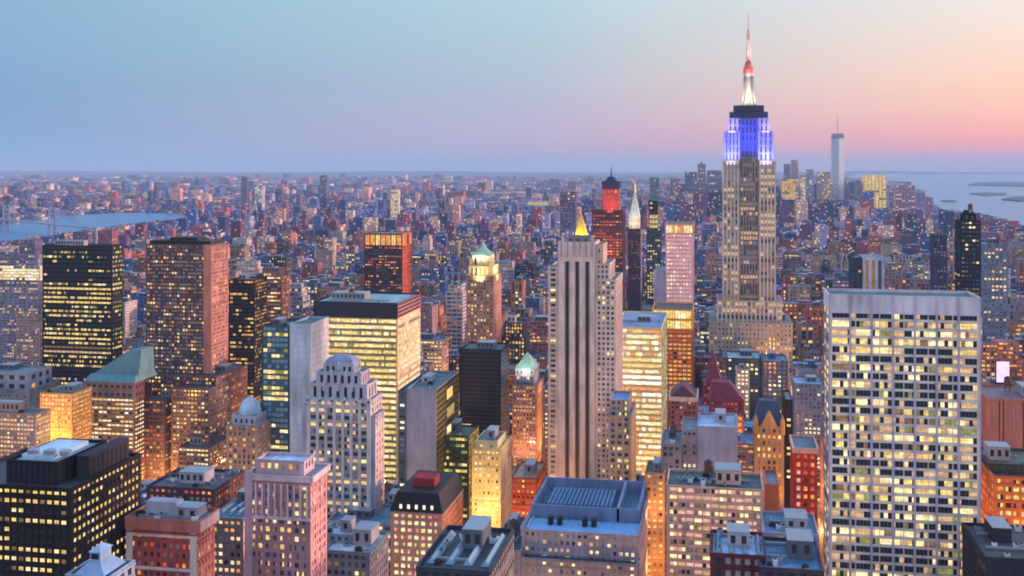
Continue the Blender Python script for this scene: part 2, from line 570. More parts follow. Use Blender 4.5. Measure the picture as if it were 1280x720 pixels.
H('office_tower', 'near-black tower with amber window strips, tucked behind the salmon side of the brown tower', 'black strip tower', 1000,
  [T(286, 318, 350, 0, 30, S('101014', bay=3, fl=3.9, ww=.9, wh=.5, lit=.45, fv=.45, pal='yod', dark='k', side='141418'), roofc='15151A')], 500, seed=10)
H('office_tower', 'rust brown tower with full-width lit strips beside the black strip tower', 'rust strip tower', 1080,
  [T(320, 352, 345, 0, 22, S('6E4A44', side='B07060', bay=3.4, fl=3.9, ww=.9, wh=.5, lit=.5, fv=.45, pal='dodyc', dark='kh'), roofc='4A3A40'),
   T(328, 350, 335, 4, 14, S('8A6A6A', bay=3, fl=4, lit=.1), base=346)], 500, seed=11)
H('glass_tower', 'green glass tower with a pale blue panel front and white west wall', 'green glass tower', 640,
  [T(327, 362, 408, 0, 31, S('2E4650', span='35606A', bay=3.0, fl=3.9, ww=.92, wh=.66, lit=.3, fv=.55, pal='yGcc', dark='gBBK', deep=.25, blank=lambda j, n: False), roofc='234A50', clutter=2),
   T(362.3, 388, 405, -1.0, 32, S('9CB4C8', side='E4D6D2', bay=40, fl=3.9, ww=.94, wh=.04, lit=0, fv=0, dark='B', deep=.2), clutter=0, roofc='2A4A52')], 560, seed=12)
H('office_tower', 'broad office slab of continuous yellow lit bands with a dark louvred top', 'yellow banded slab', 800,
  [T(392, 497, 397, 0, 64, S('C8B870', span='8A8464', side='E4BCA4', bay=5.6, fl=4.6, ww=.96, wh=.6, lit=.95, fv=.08, pal='yycyc', dark='Gt', sub=3, deep=.3, rowcoh=.5), clutter=0),
   T(391.5, 497.3, 378, -.4, 64.8, S('2A2A34', side='A06A68', bay=60, fl=3.2, ww=.97, wh=.5, lit=0, fv=0, dark='k', deep=.3), base=397, roofc='7FA0A8', clutter=3)], 600, seed=13)
H('office_tower', 'dark red tower with glowing amber crown and orange edge', 'red tower with amber crown', 1500,
  [T(455, 503, 308, 0, 50, S('3A2A32', side='D0583A', bay=4, fl=4, ww=.8, wh=.5, lit=.3, fv=.5, pal='rdo', dark='kkK')),
   T(455, 503, 292, -.5, 50, S('6A3A34', side='D8603A', bay=8, fl=15, ww=.8, wh=.8, lit=.9, fv=0, pal='oyo', dark='k'), base=308, clutter=0)], 372, seed=14)

gothic = S('B8B8BC', side='D0BCB4', span='94949C', bay=5.0, fl=4.1, ww=.64, wh=.56, lit=.45, fv=.3, pal='ctyyp', dark='kkKh', deep=.7, sp=.25, sub=2)
gdark = S('A8A8B4', side='B0A0AC', bay=4.2, fl=7.5, ww=.45, wh=.6, lit=.0, fv=0, dark='k', deep=.7, sp=.2)
H('gothic_tower', 'pale blue-grey stone tower with a rounded stepped crown and tall piers', 'stepped stone tower', 520,
  [T(383, 463, 500, 0, 19, gothic, roofc='7A8498', clutter=0),
   T(386, 459, 481, 1.5, 16, S('A8A8B4', side='B8ACB0', bay=4.6, fl=8, ww=.42, wh=.7, lit=.15, fv=0, pal='w', dark='kk', deep=.7), base=500, clutter=0),
   T(395, 452, 466, 3, 13, gdark, base=482, clutter=0),
   T(404, 443, 455, 4.5, 10, S('98A0AC', bay=3.2, fl=5, ww=.5, wh=.5, lit=0, fv=0, dark='k'), base=467, clutter=0),
   T(377, 383, 507, 1, 16, S('9898B0', bay=6, fl=3.8, ww=.3, wh=.5, lit=.2, pal='c', dark='K'), clutter=0),
   T(463, 469, 520, 1.5, 15, S('9898B0', side='C8ACA8', bay=6, fl=3.8, ww=.4, wh=.5, lit=.3, pal='c', dark='K'), clutter=0),
   T(408, 492, 654, -14, 30, S('98949C', side='B4989C', bay=4.4, fl=4.2, ww=.7, wh=.55, lit=.7, fv=.2, pal='cyw', dark='K', sub=2), roofc='4A7890')],
  660, extra='gothic_crown', seed=15)
H('domed_building', 'small stone building with a pale blue domed roof, left of the green glass tower', 'domed building', 620,
  [T(283, 322, 532, 0, 26, S('9A8478', side='B09080', bay=3.4, fl=4.0, ww=.5, wh=.6, lit=.35, fv=.2, pal='ydo', dark='kKh'), clutter=0, roofc='8CA4B8'),
   T(290, 320, 520, 4, 18, S('A8A8B4', bay=4, fl=6, ww=.4, wh=.4, lit=0, fv=0, dark='k'), base=533, clutter=0, roofc='A4BCD0')], 600, extra='dome', seed=16)
pinkst = S('A88088', side='DC9C98', bay=3.3, fl=3.9, ww=.55, wh=.58, lit=.4, fv=.3, pal='cdyp', dark='KkKh', deep=.5, sub=2, every=2)
H('apartment_tower', 'pink stone tower with a set-back penthouse roofed in pale blue, bottom left centre', 'pink penthouse tower', 400,
  [T(308, 388, 603, 0, 18, pinkst, roofc='5C7488', clutter=0),
   T(320, 380, 576, 3, 11, S('B8A0AC', side='C8A8B0', bay=3.2, fl=6.5, ww=.5, wh=.5, lit=.1, dark='hK'), base=604, roofc='8FB4CC', clutter=0),
   T(306, 391, 598, -.5, 19.5, S('C8B0B8', bay=90, fl=9, ww=.97, wh=.02, lit=0, fv=0), base=602, clutter=0)], 720, extra='pilasters', seed=17)
redb = S('A84A44', side='D08070', bay=3.0, fl=4.0, ww=.5, wh=.5, lit=.35, fv=.3, pal='oydr', dark='kkKh', deep=.4)
H('brick_building', 'red brick building with cream corner quoins and blue cluttered roof, bottom left', 'red brick building', 360,
  [T(158, 246, 664, 0, 14, redb, roofc='4C6C88', clutter=3),
   T(156, 250, 650, -.6, 15.2, S('B06860', side='D8B0AC', bay=14, fl=6, ww=.4, wh=.4, lit=.9, fv=0, pal='G', dark='G'), base=664, roofc='587C9C', clutter=3)], 720, extra='quoins', seed=18)
H('office_building', 'dark bronze corner block with grids of small yellow windows, bottom left', 'dark bronze block', 330,
  [T(-70, 88, 607, 0, 45, S('241A20', side='2A1E22', bay=3.1, fl=3.8, ww=.72, wh=.44, lit=.72, fv=.5, pal='yyycd', dark='kk', deep=.5), roofc='30333C', clutter=1),
   T(8, 72, 577, 6, 30, S('1A1A22', bay=2.6, fl=9.5, ww=.6, wh=.8, lit=0, fv=0, dark='k', deep=.4), base=608, roofc='8FB0C4', clutter=0)], 720, extra='bronze_roof', seed=19)
H('low_building', 'small pale grey building with a blue hipped lantern roof, beside the dark bronze block', 'hipped lantern roof', 285,
  [T(82, 136, 721, 0, 14, S('8A98AC', bay=5, fl=5, lit=.0, dark='kK'), roofc='7890AC', clutter=0)], 720, extra='lantern', seed=20)
H('office_building', 'dark maroon flat-roofed block speckled with vents, behind the red brick building', 'maroon flat block', 500,
  [T(183, 268, 610, 0, 34, S('4A3640', side='6A4440', bay=3.4, fl=3.9, lit=.25, pal='odr', dark='kh'), roofc='4A4450', clutter=3)], 640, seed=21)
H('office_building', 'grey building with parallel blue roof skylights, left of the pink penthouse tower', 'skylight roof building', 420,
  [T(262, 304, 648, 0, 42, S('8C8088', side='D8A078', bay=3.2, fl=3.8, ww=.6, wh=.5, lit=.7, fv=.2, pal='oyc', dark='kh'), roofc='4C7088', clutter=2)], 720, extra='skylights', seed=22)
H('office_building', 'low grey building with a pale blue terraced roof, right of the pink penthouse tower', 'terraced roof building', 430,
  [T(404, 462, 690, 0, 26, S('6E7884', side='8A7C84', bay=3.6, fl=4, lit=.3, pal='cd', dark='Kk'), roofc='9CB4C0', clutter=2),
   T(400, 440, 668, 12, 14, S('8A98A8', bay=4, fl=4, lit=.1, dark='K'), base=692, roofc='A4C0D0', clutter=1)], 720, seed=23)
H('office_building', 'stone block with a black mansard roof, white dormers and a red penthouse', 'black mansard block', 500,
  [T(488, 553, 641, 0, 42, S('B08C80', side='C87850', bay=3.6, fl=4.0, ww=.6, wh=.6, lit=.85, fv=.2, pal='ccpy', dark='rd', sub=2), roofc='1C2028', clutter=0)], 720, extra='mansard', seed=24)
H('office_tower', 'blank blue-grey slab with a dark window strip down its left edge', 'blank grey slab', 620,
  [T(508, 545, 487, 0, 57, S('8688A0', side='6C6038', bay=4.2, fl=3.9, ww=.9, wh=.6, lit=.0, fv=0, dark='k', blank=None) | dict(frontblank=True), roofc='3A5A62', clutter=2),
   T(497.5, 507.7, 489, -.5, 50, S('50586C', bay=5, fl=3.9, ww=.6, wh=.5, lit=.15, fv=.2, pal='cw', dark='Bgk'), roofc='3A5A62', clutter=0)], 610, extra='slab_side', seed=25)
H('glass_building', 'low green glass building with yellow lit strips, left of the floodlit yellow building', 'yellow strip glass building', 640,
  [T(552, 586, 545, 0, 28, S('3A4438', side='A89850', bay=4, fl=4.4, ww=.9, wh=.5, lit=.55, fv=.45, pal='GyyG', dark='gk', sub=2), roofc='47544C', clutter=1)], 680, seed=26)
H('office_tower', 'plain black box tower in front of the copper-crowned tower', 'plain black tower', 900,
  [T(575, 626, 437, 0, 37, S('0E1018', side='6A6468', bay=5, fl=4, ww=.95, wh=.55, lit=.02, fv=.03, pal='cy', dark='k', deep=.2), roofc='2E4450', clutter=1)], 545, seed=27)
cop = S('8C7468', side='C89080', bay=3.6, fl=4.0, ww=.5, wh=.55, lit=.35, fv=.2, pal='ycd', dark='kKh', deep=.5)
H('copper_crowned_tower', 'tan stone tower with a floodlit crown and pale green pyramid roof', 'copper-crowned tower', 1250,
  [T(583, 617, 345, 0, 46, cop, clutter=0), T(586, 615, 333, 3, 38, S('C8B890', side='D8C090', bay=5, fl=10, ww=.4, wh=.7, lit=.5, fv=0, pal='o', dark='k'), base=346, clutter=0),
   T(590, 612, 320, 7, 28, S('D0C498', bay=6, fl=12, ww=.4, wh=.6, lit=.5, fv=0, pal='y', dark='k'), base=334, clutter=0)], 436, extra='copper_crown', seed=28)
H('pyramid_roofed_tower', 'slim pinkish tower with a small pale green pyramid roof, beside the plain black tower', 'small green pyramid tower', 950,
  [T(640, 671, 482, 0, 40, S('B08478', side='E0B090', bay=3.4, fl=3.9, ww=.5, wh=.55, lit=.45, fv=.3, pal='otyp', dark='khK'), clutter=0),
   T(644, 668, 462, 5, 26, S('A8A0A8', bay=3.5, fl=5, ww=.5, wh=.5, lit=.2, pal='c', dark='kK'), base=483, clutter=0)], 590, extra='green_pyramid', seed=29)
H('floodlit_building', 'yellow floodlit masonry building with rows of small dark windows', 'floodlit yellow building', 600,
  [T(590, 626, 562, 0, 32, S('C8AC78', side='B8A088', bay=2.6, fl=3.8, ww=.45, wh=.5, lit=.55, fv=.3, pal='yco', dark='dko'), roofc='D0B888', clutter=0),
   T(594, 622, 552, 3, 24, S('D0BC8C', bay=6, fl=5, ww=.3, wh=.3, lit=.3, fv=0, pal='y', dark='d'), base=563, clutter=1)], 700, extra='yellow_flood', seed=30)
H('brick_building', 'orange lit brick building wedged between the floodlit yellow building and the striped tower', 'orange brick wedge', 690,
  [T(638, 670, 598, 0, 40, S('B05A38', side='D87848', bay=3.2, fl=3.9, ww=.5, wh=.5, lit=.5, fv=.3, pal='oyr', dark='kh'), roofc='B08878', clutter=2)], 680, extra='orange_flood', seed=31)

# the striped tower
stw = S('C4B4AC', side='C0A8A4', bay=4.0, fl=3.8, ww=.55, wh=.55, lit=.22, fv=.15, pal='dcyp', dark='kkKh', deep=.5)
H('striped_tower', 'tall grey stone tower with three black vertical window stripes, centre of the photo', 'striped tower', 700,
  [T(698, 744, 303, 0, 26, S('CCBEB8', side='D0BEB4', bay=200, fl=400, ww=.02, wh=.02, lit=0, fv=0, deep=.3) | dict(frontblank=True), roofc='565A66', clutter=0),
   T(685, 697.7, 334, 2.0, 40, stw | dict(bay=5.0), clutter=0),
   T(744.3, 754, 306, 2.2, 24, S('C0AC9C', side='C8B4A4', bay=6, fl=9, ww=.25, wh=.3, lit=0, fv=0, dark='k'), clutter=0),
   T(744.5, 762, 330, 1.0, 36, stw | dict(bay=3.4, lit=.1), clutter=0),
   T(744.5, 770, 350, -1.0, 48, stw | dict(bay=3.7, lit=.15), clutter=0),
   T(706, 739, 296, 5, 14, S('8C8490', bay=6, fl=6, ww=.4, wh=.4, lit=0, fv=0, dark='k'), base=304, roofc='50586A', clutter=0)], 616, extra='stripes', seed=32)
H('office_building', 'grey stone block with paired windows and blue roof, right foot of the striped tower', 'striped tower wing', 660,
  [T(760, 789, 520, 0, 40, S('A08C84', side='C09870', bay=4.2, fl=4.2, ww=.6, wh=.6, lit=.45, fv=.3, pal='cyd', dark='kKk', sub=2), clutter=1, roofc='5C88A8'),
   T(762, 786, 500, 4, 26, S('9C8A84', bay=4.2, fl=4.2, ww=.6, wh=.6, lit=.2, fv=.3, pal='cyd', dark='kKk', sub=2), base=521, clutter=0, roofc='5080AC')], 620, seed=33)
H('office_building', 'broad grey stone block with sunken blue roof and small square windows, bottom centre', 'sunken-roof block', 520,
  [T(652, 798, 666, 0, 72, S('9C94A0', side='DCC0B8', bay=2.7, fl=3.5, ww=.5, wh=.5, lit=.45, fv=.2, pal='dhct', dark='KkhB', deep=.4), roofc='4C7088', clutter=0),
   T(650.5, 660, 660, 3, 26, S('9C94A8', bay=6, fl=5, lit=0, dark='h'), base=670, clutter=0),
   T(612, 651.5, 688, -6, 50, S('8C8490', bay=2.7, fl=3.5, ww=.5, wh=.5, lit=.3, pal='dh', dark='KkhB'), roofc='30404C', clutter=1),
   T(652, 797, 702, -7, 12, S('8C8490', bay=2.7, fl=3.5, ww=.5, wh=.5, lit=.35, pal='dhc', dark='KkhB'), roofc='30404C', clutter=0)], 720, extra='sunken', seed=34)
H('low_building', 'dark low roof with blue skylights at the bottom edge, left of the sunken-roof block', 'dark skylight roof', 330,
  [T(520, 612, 712, 0, 40, S('3A4450', side='8A7878', bay=4, fl=4, lit=.2, pal='c', dark='k'), roofc='27303C', clutter=2)], 720, extra='skylights', seed=35)
H('office_tower', 'cream office block of brightly lit floors, directly right of the striped tower', 'cream lit office block', 900,
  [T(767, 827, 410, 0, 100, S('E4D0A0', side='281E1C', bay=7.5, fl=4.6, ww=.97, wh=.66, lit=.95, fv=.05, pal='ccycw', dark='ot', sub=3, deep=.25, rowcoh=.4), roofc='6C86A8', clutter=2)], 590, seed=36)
H('floodlit_building', 'narrow orange floodlit stone building between the sunken-roof block and the wide cream building', 'narrow orange building', 590,
  [T(806, 831, 592, 0, 26, S('C09468', side='A87858', bay=3.2, fl=3.9, ww=.5, wh=.5, lit=.55, fv=.2, pal='yyot', dark='kd'), roofc='5A4A4C', clutter=1)], 715, extra='street_glow', seed=67)
H('pink_tower', 'pale pink gridded tower with a glowing orange crown, grey blank strip on its left', 'pink gridded tower', 1300,
  [T(832, 866, 292, 0, 60, S('F0B8BC', bay=3.4, fl=4.6, ww=.55, wh=.5, lit=.92, fv=.08, pal='pppc', dark='p', deep=.3), clutter=0),
   T(831, 867, 280, -.6, 60, S('D8A890', bay=3.4, fl=11, ww=.7, wh=.7, lit=1, fv=0, pal='oc', dark='o'), base=293, clutter=0, roofc='604A58'),
   T(817, 831.6, 338, 2, 60, S('A09CB4', bay=60, fl=200, ww=.02, wh=.02, lit=0, fv=0) | dict(frontblank=True), clutter=0)], 386, seed=37)
H('office_tower', 'amber tower with a bright yellow top band, before the pink gridded tower', 'amber shaft tower', 1050,
  [T(828, 866, 412, 0, 50, S('A06038', side='6A4A44', bay=4, fl=4, ww=.7, wh=.6, lit=.85, fv=.15, pal='ooyo', dark='kr', rowcoh=.3), clutter=0),
   T(815, 866, 387, -.6, 51, S('C89030', bay=5, fl=9, ww=.88, wh=.8, lit=1, fv=0, pal='yyc', dark='y'), base=412, clutter=0, roofc='3A3034'),
   T(817, 828, 411, 2, 40, S('201C20', bay=5, fl=4, lit=.1, dark='k'), clutter=0)], 495, seed=38)
H('office_tower', 'dark tower with a burning red upper part and narrow domed top stage with mast', 'red-lit tower', 1700,
  [T(740, 779, 268, 0, 45, S('503038', side='40303C', bay=5, fl=4.5, ww=.7, wh=.5, lit=.5, fv=.4, pal='rdor', dark='kK')),
   T(740, 779, 263, -1, 47, S('5A2A30', bay=9, fl=9, ww=.5, wh=.2, lit=0, fv=0, dark='k'), base=268, clutter=0, roofc='4A2A34'),
   T(753, 773, 236, 8, 26, S('C0504A', bay=5, fl=8, ww=.5, wh=.6, lit=.7, fv=0, pal='rro', dark='r'), base=264, clutter=0),
   T(752, 774, 227, 7, 28, S('2A3060', bay=5, fl=5, ww=.5, wh=.5, lit=0, fv=0, dark='k'), base=236, clutter=0)], 400, extra='red_mast', seed=39)
H('clock_tower', 'slender dark purple tower with a pale pointed pyramid top, right of the red-lit tower', 'pointed slender tower', 2000,
  [T(785, 801, 286, 0, 24, S('4A2A40', side='B09098', bay=4, fl=5, ww=.5, wh=.5, lit=.15, pal='d', dark='k'), clutter=0),
   T(786.5, 799.5, 272, 1.5, 20, S('C8BCA8', bay=5, fl=9, ww=.4, wh=.5, lit=.2, fv=0, pal='y', dark='h'), base=286, clutter=0)], 400, extra='point_white', seed=40)
H('gold_pyramid_building', 'building with a golden pyramid roof glowing above the striped tower', 'golden pyramid', 1900,
  [T(706, 744, 312, 0, 46, S('9A8890', bay=5, fl=4.5, ww=.5, wh=.5, lit=.4, pal='cd', dark='kK')),
   T(713, 737, 297, 6, 34, S('707C94', bay=5, fl=5, ww=.5, wh=.5, lit=.3, pal='c', dark='K'), base=313, clutter=0, roofc='A8A898')], 400, extra='gold_pyramid', seed=41)
H('office_tower', 'slim dark tower with two small lit lantern stages, right of the pointed slender tower', 'lantern tower', 2100,
  [T(808, 826, 285, 0, 30, S('3A4450', bay=5, fl=5, lit=.3, pal='y', dark='kg')), T(811, 823, 268, 4, 20, S('A09068', bay=6, fl=8, ww=.6, wh=.6, lit=.8, fv=0, pal='y', dark='k'), base=286, clutter=0),
   T(811, 822, 251, 5, 18, S('15151A', bay=6, fl=8, ww=.5, wh=.4, lit=.3, fv=0, pal='y', dark='k'), base=269, clutter=0)], 400, seed=42)

# the great tower
esb = S('C4B8AC', span='948A84', side='C0B0A8', bay=4.6, fl=7.4, ww=.56, wh=.55, lit=.55, fv=.4, pal='tdtht', dark='khkh', deep=.5, sp=.2, rowcoh=.6)
esbc = S('8C8280', span='5C565A', bay=3.4, fl=5.6, ww=.62, wh=.7, lit=.3, fv=.3, pal='tdh', dark='kKKh', deep=.6, sp=.3, rowcoh=.5)
lant = S('B8B8C8', span='9898B0', bay=4.4, fl=9, ww=.4, wh=.72, lit=0, fv=0, dark='KkK', deep=.8, sp=.3)
H('great_stepped_tower', 'tallest stone skyscraper with a blue and white floodlit top, mooring mast and antenna', 'great floodlit tower', 1310,
  [T(903, 924, 201, 0, 50, esb, clutter=0), T(949, 970, 201, 0, 50, esb, clutter=0), T(924.2, 948.8, 197, 3.5, 44, esbc, clutter=0),
   T(905, 925, 164, 1.5, 46, lant, base=201, clutter=0), T(947.5, 967, 164, 1.5, 46, lant, base=201, clutter=0),
   T(909, 962, 148, 6, 38, lant | dict(bay=5), base=165, clutter=0), T(925.2, 947.3, 148, 3.5, 42, S('6068A0', bay=4, fl=9, ww=.5, wh=.7, lit=0, fv=0, dark='k', deep=.6), base=197, clutter=0),
   T(912, 960, 140, 8, 34, S('30365A', bay=4, fl=9, ww=.3, wh=.5, lit=0, fv=0, dark='k'), base=148.5, clutter=0, roofc='40455A'),
   T(917, 955, 132, 11, 28, S('34384A', bay=4, fl=8, ww=.3, wh=.4, lit=0, fv=0, dark='k'), base=140.5, clutter=0, roofc='40455A'),
   T(896, 978, 376, -6, 62, esb, clutter=0), T(886, 991, 404, -14, 84, S('B8A894', bay=4.4, fl=5, ww=.4, wh=.5, lit=.4, pal='dyo', dark='kKh', deep=.7), clutter=1)],
  436, cat='skyscraper', extra='esb_top', seed=43, faces='flr')

H('grid_tower', 'huge white gridded office tower with a blank pale top band, right foreground', 'white grid tower', 480,
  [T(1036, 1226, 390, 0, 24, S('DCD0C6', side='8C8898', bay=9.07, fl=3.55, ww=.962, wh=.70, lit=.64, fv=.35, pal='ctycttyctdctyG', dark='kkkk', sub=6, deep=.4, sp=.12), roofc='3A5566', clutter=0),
   T(1036, 1226, 371, -.004, 24, S('D0C8D0', bay=9.07, fl=200, ww=.98, wh=.01, lit=0, fv=0, deep=.3) | dict(frontblank=True), base=389, roofc='2C5868', clutter=0)], 720, extra='grid_cap', seed=44)
H('slender_tower', 'dark blue-black slender tower rising behind the right end of the white grid tower', 'dark slender tower', 900,
  [T(1200, 1226, 276, 0, 20, S('1C2438', bay=3.2, fl=4, ww=.7, wh=.5, lit=.12, pal='dc', dark='kkK', deep=.3), roofc='1C2438'), T(1204, 1220, 267, 4, 10, S('182030', bay=5, fl=5, lit=0, dark='k'), base=277)], 380, seed=45)
H('office_tower', 'hazy grey box tower with a pale roof, right of the dark slender tower', 'hazy box tower', 1300,
  [T(1228, 1260, 305, 0, 34, S('68708C', bay=4, fl=4, ww=.6, wh=.5, lit=.25, pal='dyc', dark='KBg'), roofc='8CA0B8')], 420, seed=46)
H('billboard_building', 'dark building with a glowing pink-violet sign panel, right of the white grid tower', 'pink sign building', 900,
  [T(1238, 1272, 484, 0, 30, S('3A2A38', bay=4, fl=4, lit=.3, pal='cw', dark='k'), clutter=1)], 500, extra='pink_sign', seed=47)
H('brick_building', 'terracotta brick block with thin vertical ribs at the right edge', 'ribbed terracotta block', 640,
  [T(1234, 1330, 500, 0, 40, S('B4705C', bay=2.4, fl=60, ww=.35, wh=.96, lit=.0, fv=0, dark='hhk', deep=.5), roofc='6A5A64')], 590, seed=48)
H('office_building', 'orange floodlit building with bright yellow top floors at the right edge', 'orange floodlit building', 520,
  [T(1242, 1340, 598, 0, 40, S('C87038', bay=4.0, fl=4.2, ww=.7, wh=.6, lit=.85, fv=.2, pal='yooyr', dark='kr', sub=2), roofc='4A3A38', clutter=2),
   T(1236, 1340, 582, 10, 30, S('4A4438', bay=4, fl=4, lit=.3, pal='Gy', dark='g'), base=599, roofc='3A4A40')], 690, extra='right_flood', seed=49)
H('office_building', 'near-black low block with a textured roof at the bottom right corner', 'dark corner block', 430,
  [T(1232, 1340, 700, 0, 40, S('30303C', bay=4, fl=4, lit=.2, pal='o', dark='k'), roofc='3A3A48', clutter=3)], 720, seed=50)

# middle right
H('office_building', 'wide cream building with eight rows of lit windows and a dark cluttered roof', 'wide cream building', 470,
  [T(833, 955, 610, 0, 26, S('C8A090', side='A08078', bay=3.9, fl=3.7, ww=.84, wh=.6, lit=.92, fv=.12, pal='ppcct', dark='dhk', sub=2), roofc='27424C', clutter=3)], 700, seed=51)
H('office_building', 'grey building with a big blank blue-grey wall and stepped left wing', 'blank-walled grey building', 600,
  [T(872, 922, 534, 0, 34, S('9298AE', bay=70, fl=300, ww=.02, wh=.02, lit=0, fv=0) | dict(frontblank=True), roofc='8CA4BC', clutter=1),
   T(852, 871.7, 538, 1, 30, S('8A8490', bay=3.2, fl=4, ww=.5, wh=.5, lit=.2, pal='c', dark='kKh'), clutter=1),
   T(826, 851.6, 556, -1, 34, S('8A8288', bay=3.6, fl=4.1, ww=.6, wh=.6, lit=.2, pal='cp', dark='kKh'), clutter=1)], 605, seed=52)
H('brick_building', 'brick house block with a lit top row, behind the blank-walled grey building', 'brick block with lit cornice', 760,
  [T(836, 872, 500, 0, 30, S('A0605C', bay=3.4, fl=4, ww=.5, wh=.5, lit=.3, pal='ro', dark='kh'), roofc='5A3444', clutter=1),
   T(836, 872, 497, -.8, 31, S('E8C8B0', bay=50, fl=50, ww=.02, wh=.02, lit=0, fv=0), base=502, clutter=0)], 535, extra='gable_red', seed=53)
H('red_roofed_building', 'crimson roofed building with orange lit lower floors beside the brick block', 'crimson roofed building', 780,
  [T(886, 930, 502, 0, 22, S('8A3A48', bay=3, fl=4, ww=.5, wh=.5, lit=.2, pal='r', dark='kh'), base=520, clutter=0),
   T(886, 930, 519, -.6, 23, S('C07040', bay=3.4, fl=5, ww=.8, wh=.7, lit=.85, fv=.1, pal='ooy', dark='r'), clutter=0)], 535, extra='red_hip', seed=54)
H('spired_building', 'dark red steep spired roof rising behind the crimson roofed building', 'dark red spire', 980,
  [T(878, 906, 478, 0, 24, S('7A3040', bay=3.6, fl=4, lit=.2, pal='r', dark='k'), clutter=0)], 500, extra='red_spire', seed=55)
H('gabled_building', 'orange lit stone building with a pointed castle-like gable and dark slate roof', 'gabled stone building', 640,
  [T(943, 980, 534, 0, 24, S('C8945C', side='8A6A58', bay=3.6, fl=4.2, ww=.45, wh=.6, lit=.35, fv=.2, pal='yoc', dark='kdh'), roofc='3A4458', clutter=0)], 590, extra='gable', seed=56)
H('brick_building', 'vivid red brick building with arched windows, left of the white grid tower', 'vivid red brick building', 560,
  [T(992, 1022, 566, 0, 26, S('B03A28', bay=3.8, fl=4.6, ww=.5, wh=.55, lit=.5, fv=.2, pal='rpo', dark='kr'), roofc='4C4450', clutter=1),
   T(991, 1023, 561, -.6, 27, S('C8A090', bay=50, fl=50, ww=.02, wh=.02, lit=0, fv=0), base=567, clutter=0, roofc='3A5566')], 625, seed=57)
H('brick_building', 'narrow orange brick party wall behind the wide cream building', 'orange party wall building', 500,
  [T(956, 974, 606, 0, 24, S('B86848', bay=20, fl=200, ww=.05, wh=.02, lit=0, fv=0) | dict(frontblank=True), clutter=1)], 650, seed=58)
H('office_building', 'mauve stone block with square attic windows, at the left foot of the white grid tower', 'mauve attic block', 420,
  [T(954, 1024, 668, 0, 26, S('9A8C9C', side='8A7C8C', bay=4.2, fl=5.0, ww=.45, wh=.5, lit=.1, fv=.1, pal='p', dark='kkhK'), roofc='4C7090', clutter=3)], 720, seed=59)
H('low_building', 'low dark red building with bright blue metal roofs at the bottom edge', 'blue metal roofs', 370,
  [T(888, 957, 694, 0, 24, S('5A2A34', bay=3.6, fl=5, lit=.2, pal='r', dark='kh'), roofc='88ACCC', clutter=2),
   T(950, 1030, 712, -6, 30, S('4A3A48', bay=4, fl=5, lit=.1, dark='k'), roofc='3C6C90', clutter=3)], 720, extra='skylights', seed=60)
H('slim_dark_building', 'slim dark building dotted with lights between the gabled and the vivid red brick building', 'slim dotted building', 680,
  [T(981, 991, 500, 0, 30, S('2A2428', bay=3.4, fl=4, ww=.5, wh=.5, lit=.4, pal='wcy', dark='k'), clutter=0)], 640, seed=61)
H('office_building', 'blue-grey rooftop block right of the great floodlit tower base', 'blue rooftop block', 900,
  [T(993, 1028, 480, 0, 30, S('6A7C9C', bay=4, fl=4, lit=.15, pal='c', dark='KBk'), roofc='8CACC8', clutter=2)], 540, seed=62)
H('office_building', 'dark blue low block with pale teal roofs before the great floodlit tower', 'teal-edged block', 1050,
  [T(908, 950, 448, 0, 40, S('34485C', bay=4, fl=4, lit=.15, pal='c', dark='KgK'), roofc='88A8B4', clutter=2),
   T(952, 985, 452, 4, 40, S('4C5C78', bay=4, fl=4, lit=.3, pal='cd', dark='KhK'), roofc='5C7890', clutter=2)], 520, seed=63)
H('office_building', 'small cream lit cube building before the teal-edged block', 'small cream cube', 960,
  [T(920, 937, 462, 0, 16, S('C8B090', bay=4, fl=4, lit=.6, pal='cw', dark='h')), ], 500, seed=64)
H('slab_building', 'grey slab with tall white fins beyond the white grid tower', 'white finned slab', 1500,
  [T(1066, 1078, 322, 0, 50, S('343C50', bay=6, fl=5, lit=.0, dark='k')), T(1078.5, 1105, 322, 0, 50, S('C0C4D0', bay=9, fl=60, ww=.6, wh=.9, lit=.2, pal='d', dark='KhK'), clutter=0)], 362, seed=65)
H('slender_tower', 'thin dark tower with a pink top, right of the white finned slab', 'thin pink-topped tower', 1500,
  [T(1166, 1184, 294, 0, 20, S('3A3A5C', bay=4, fl=4, lit=.15, pal='d', dark='kK')), T(1170, 1178, 288, 3, 9, S('A07C8C', bay=4, fl=6, lit=0, dark='k'), base=295, clutter=0)], 362, seed=66)

# downtown and other far ones (all simple in the picture)
def far(name, label, short, px0, px1, top, Y, wall, pal='dy', lit=.15, ybot=250, depth=None, dark='KKh', extra=None, side=None):
    w = (px1 - px0) / FOC * t_at(px0, Y)
    H(name, label, short, Y, [T(px0, px1, top, 0, depth or w * .8, S(wall, bay=max(5, w / 6), fl=9, ww=.7, wh=.6, lit=lit, fv=.1, pal=pal, dark=dark, side=side or wall), clutter=0)], ybot, cat='skyscraper', extra=extra)
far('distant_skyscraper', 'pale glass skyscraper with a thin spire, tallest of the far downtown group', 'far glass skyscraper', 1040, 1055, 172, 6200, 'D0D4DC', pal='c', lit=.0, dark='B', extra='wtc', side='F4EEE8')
far('distant_skyscraper', 'brightly lit yellow square tower on the downtown skyline above the white grid tower', 'far yellow tower', 1080, 1108, 219, 5600, 'E0B060', pal='yyc', lit=.95, ybot=240, extra='yellow_front')
far('distant_skyscraper', 'pink-brown square block right of the brightly lit yellow downtown tower', 'far pink block', 1119, 1144, 232, 5300, 'B08090', pal='p', lit=.2, ybot=260)
far('distant_skyscraper', 'yellow lit broad tower just right of the great floodlit tower', 'far yellow broad tower', 977, 998, 224, 5600, 'D8A868', pal='yoy', lit=.85, ybot=248)
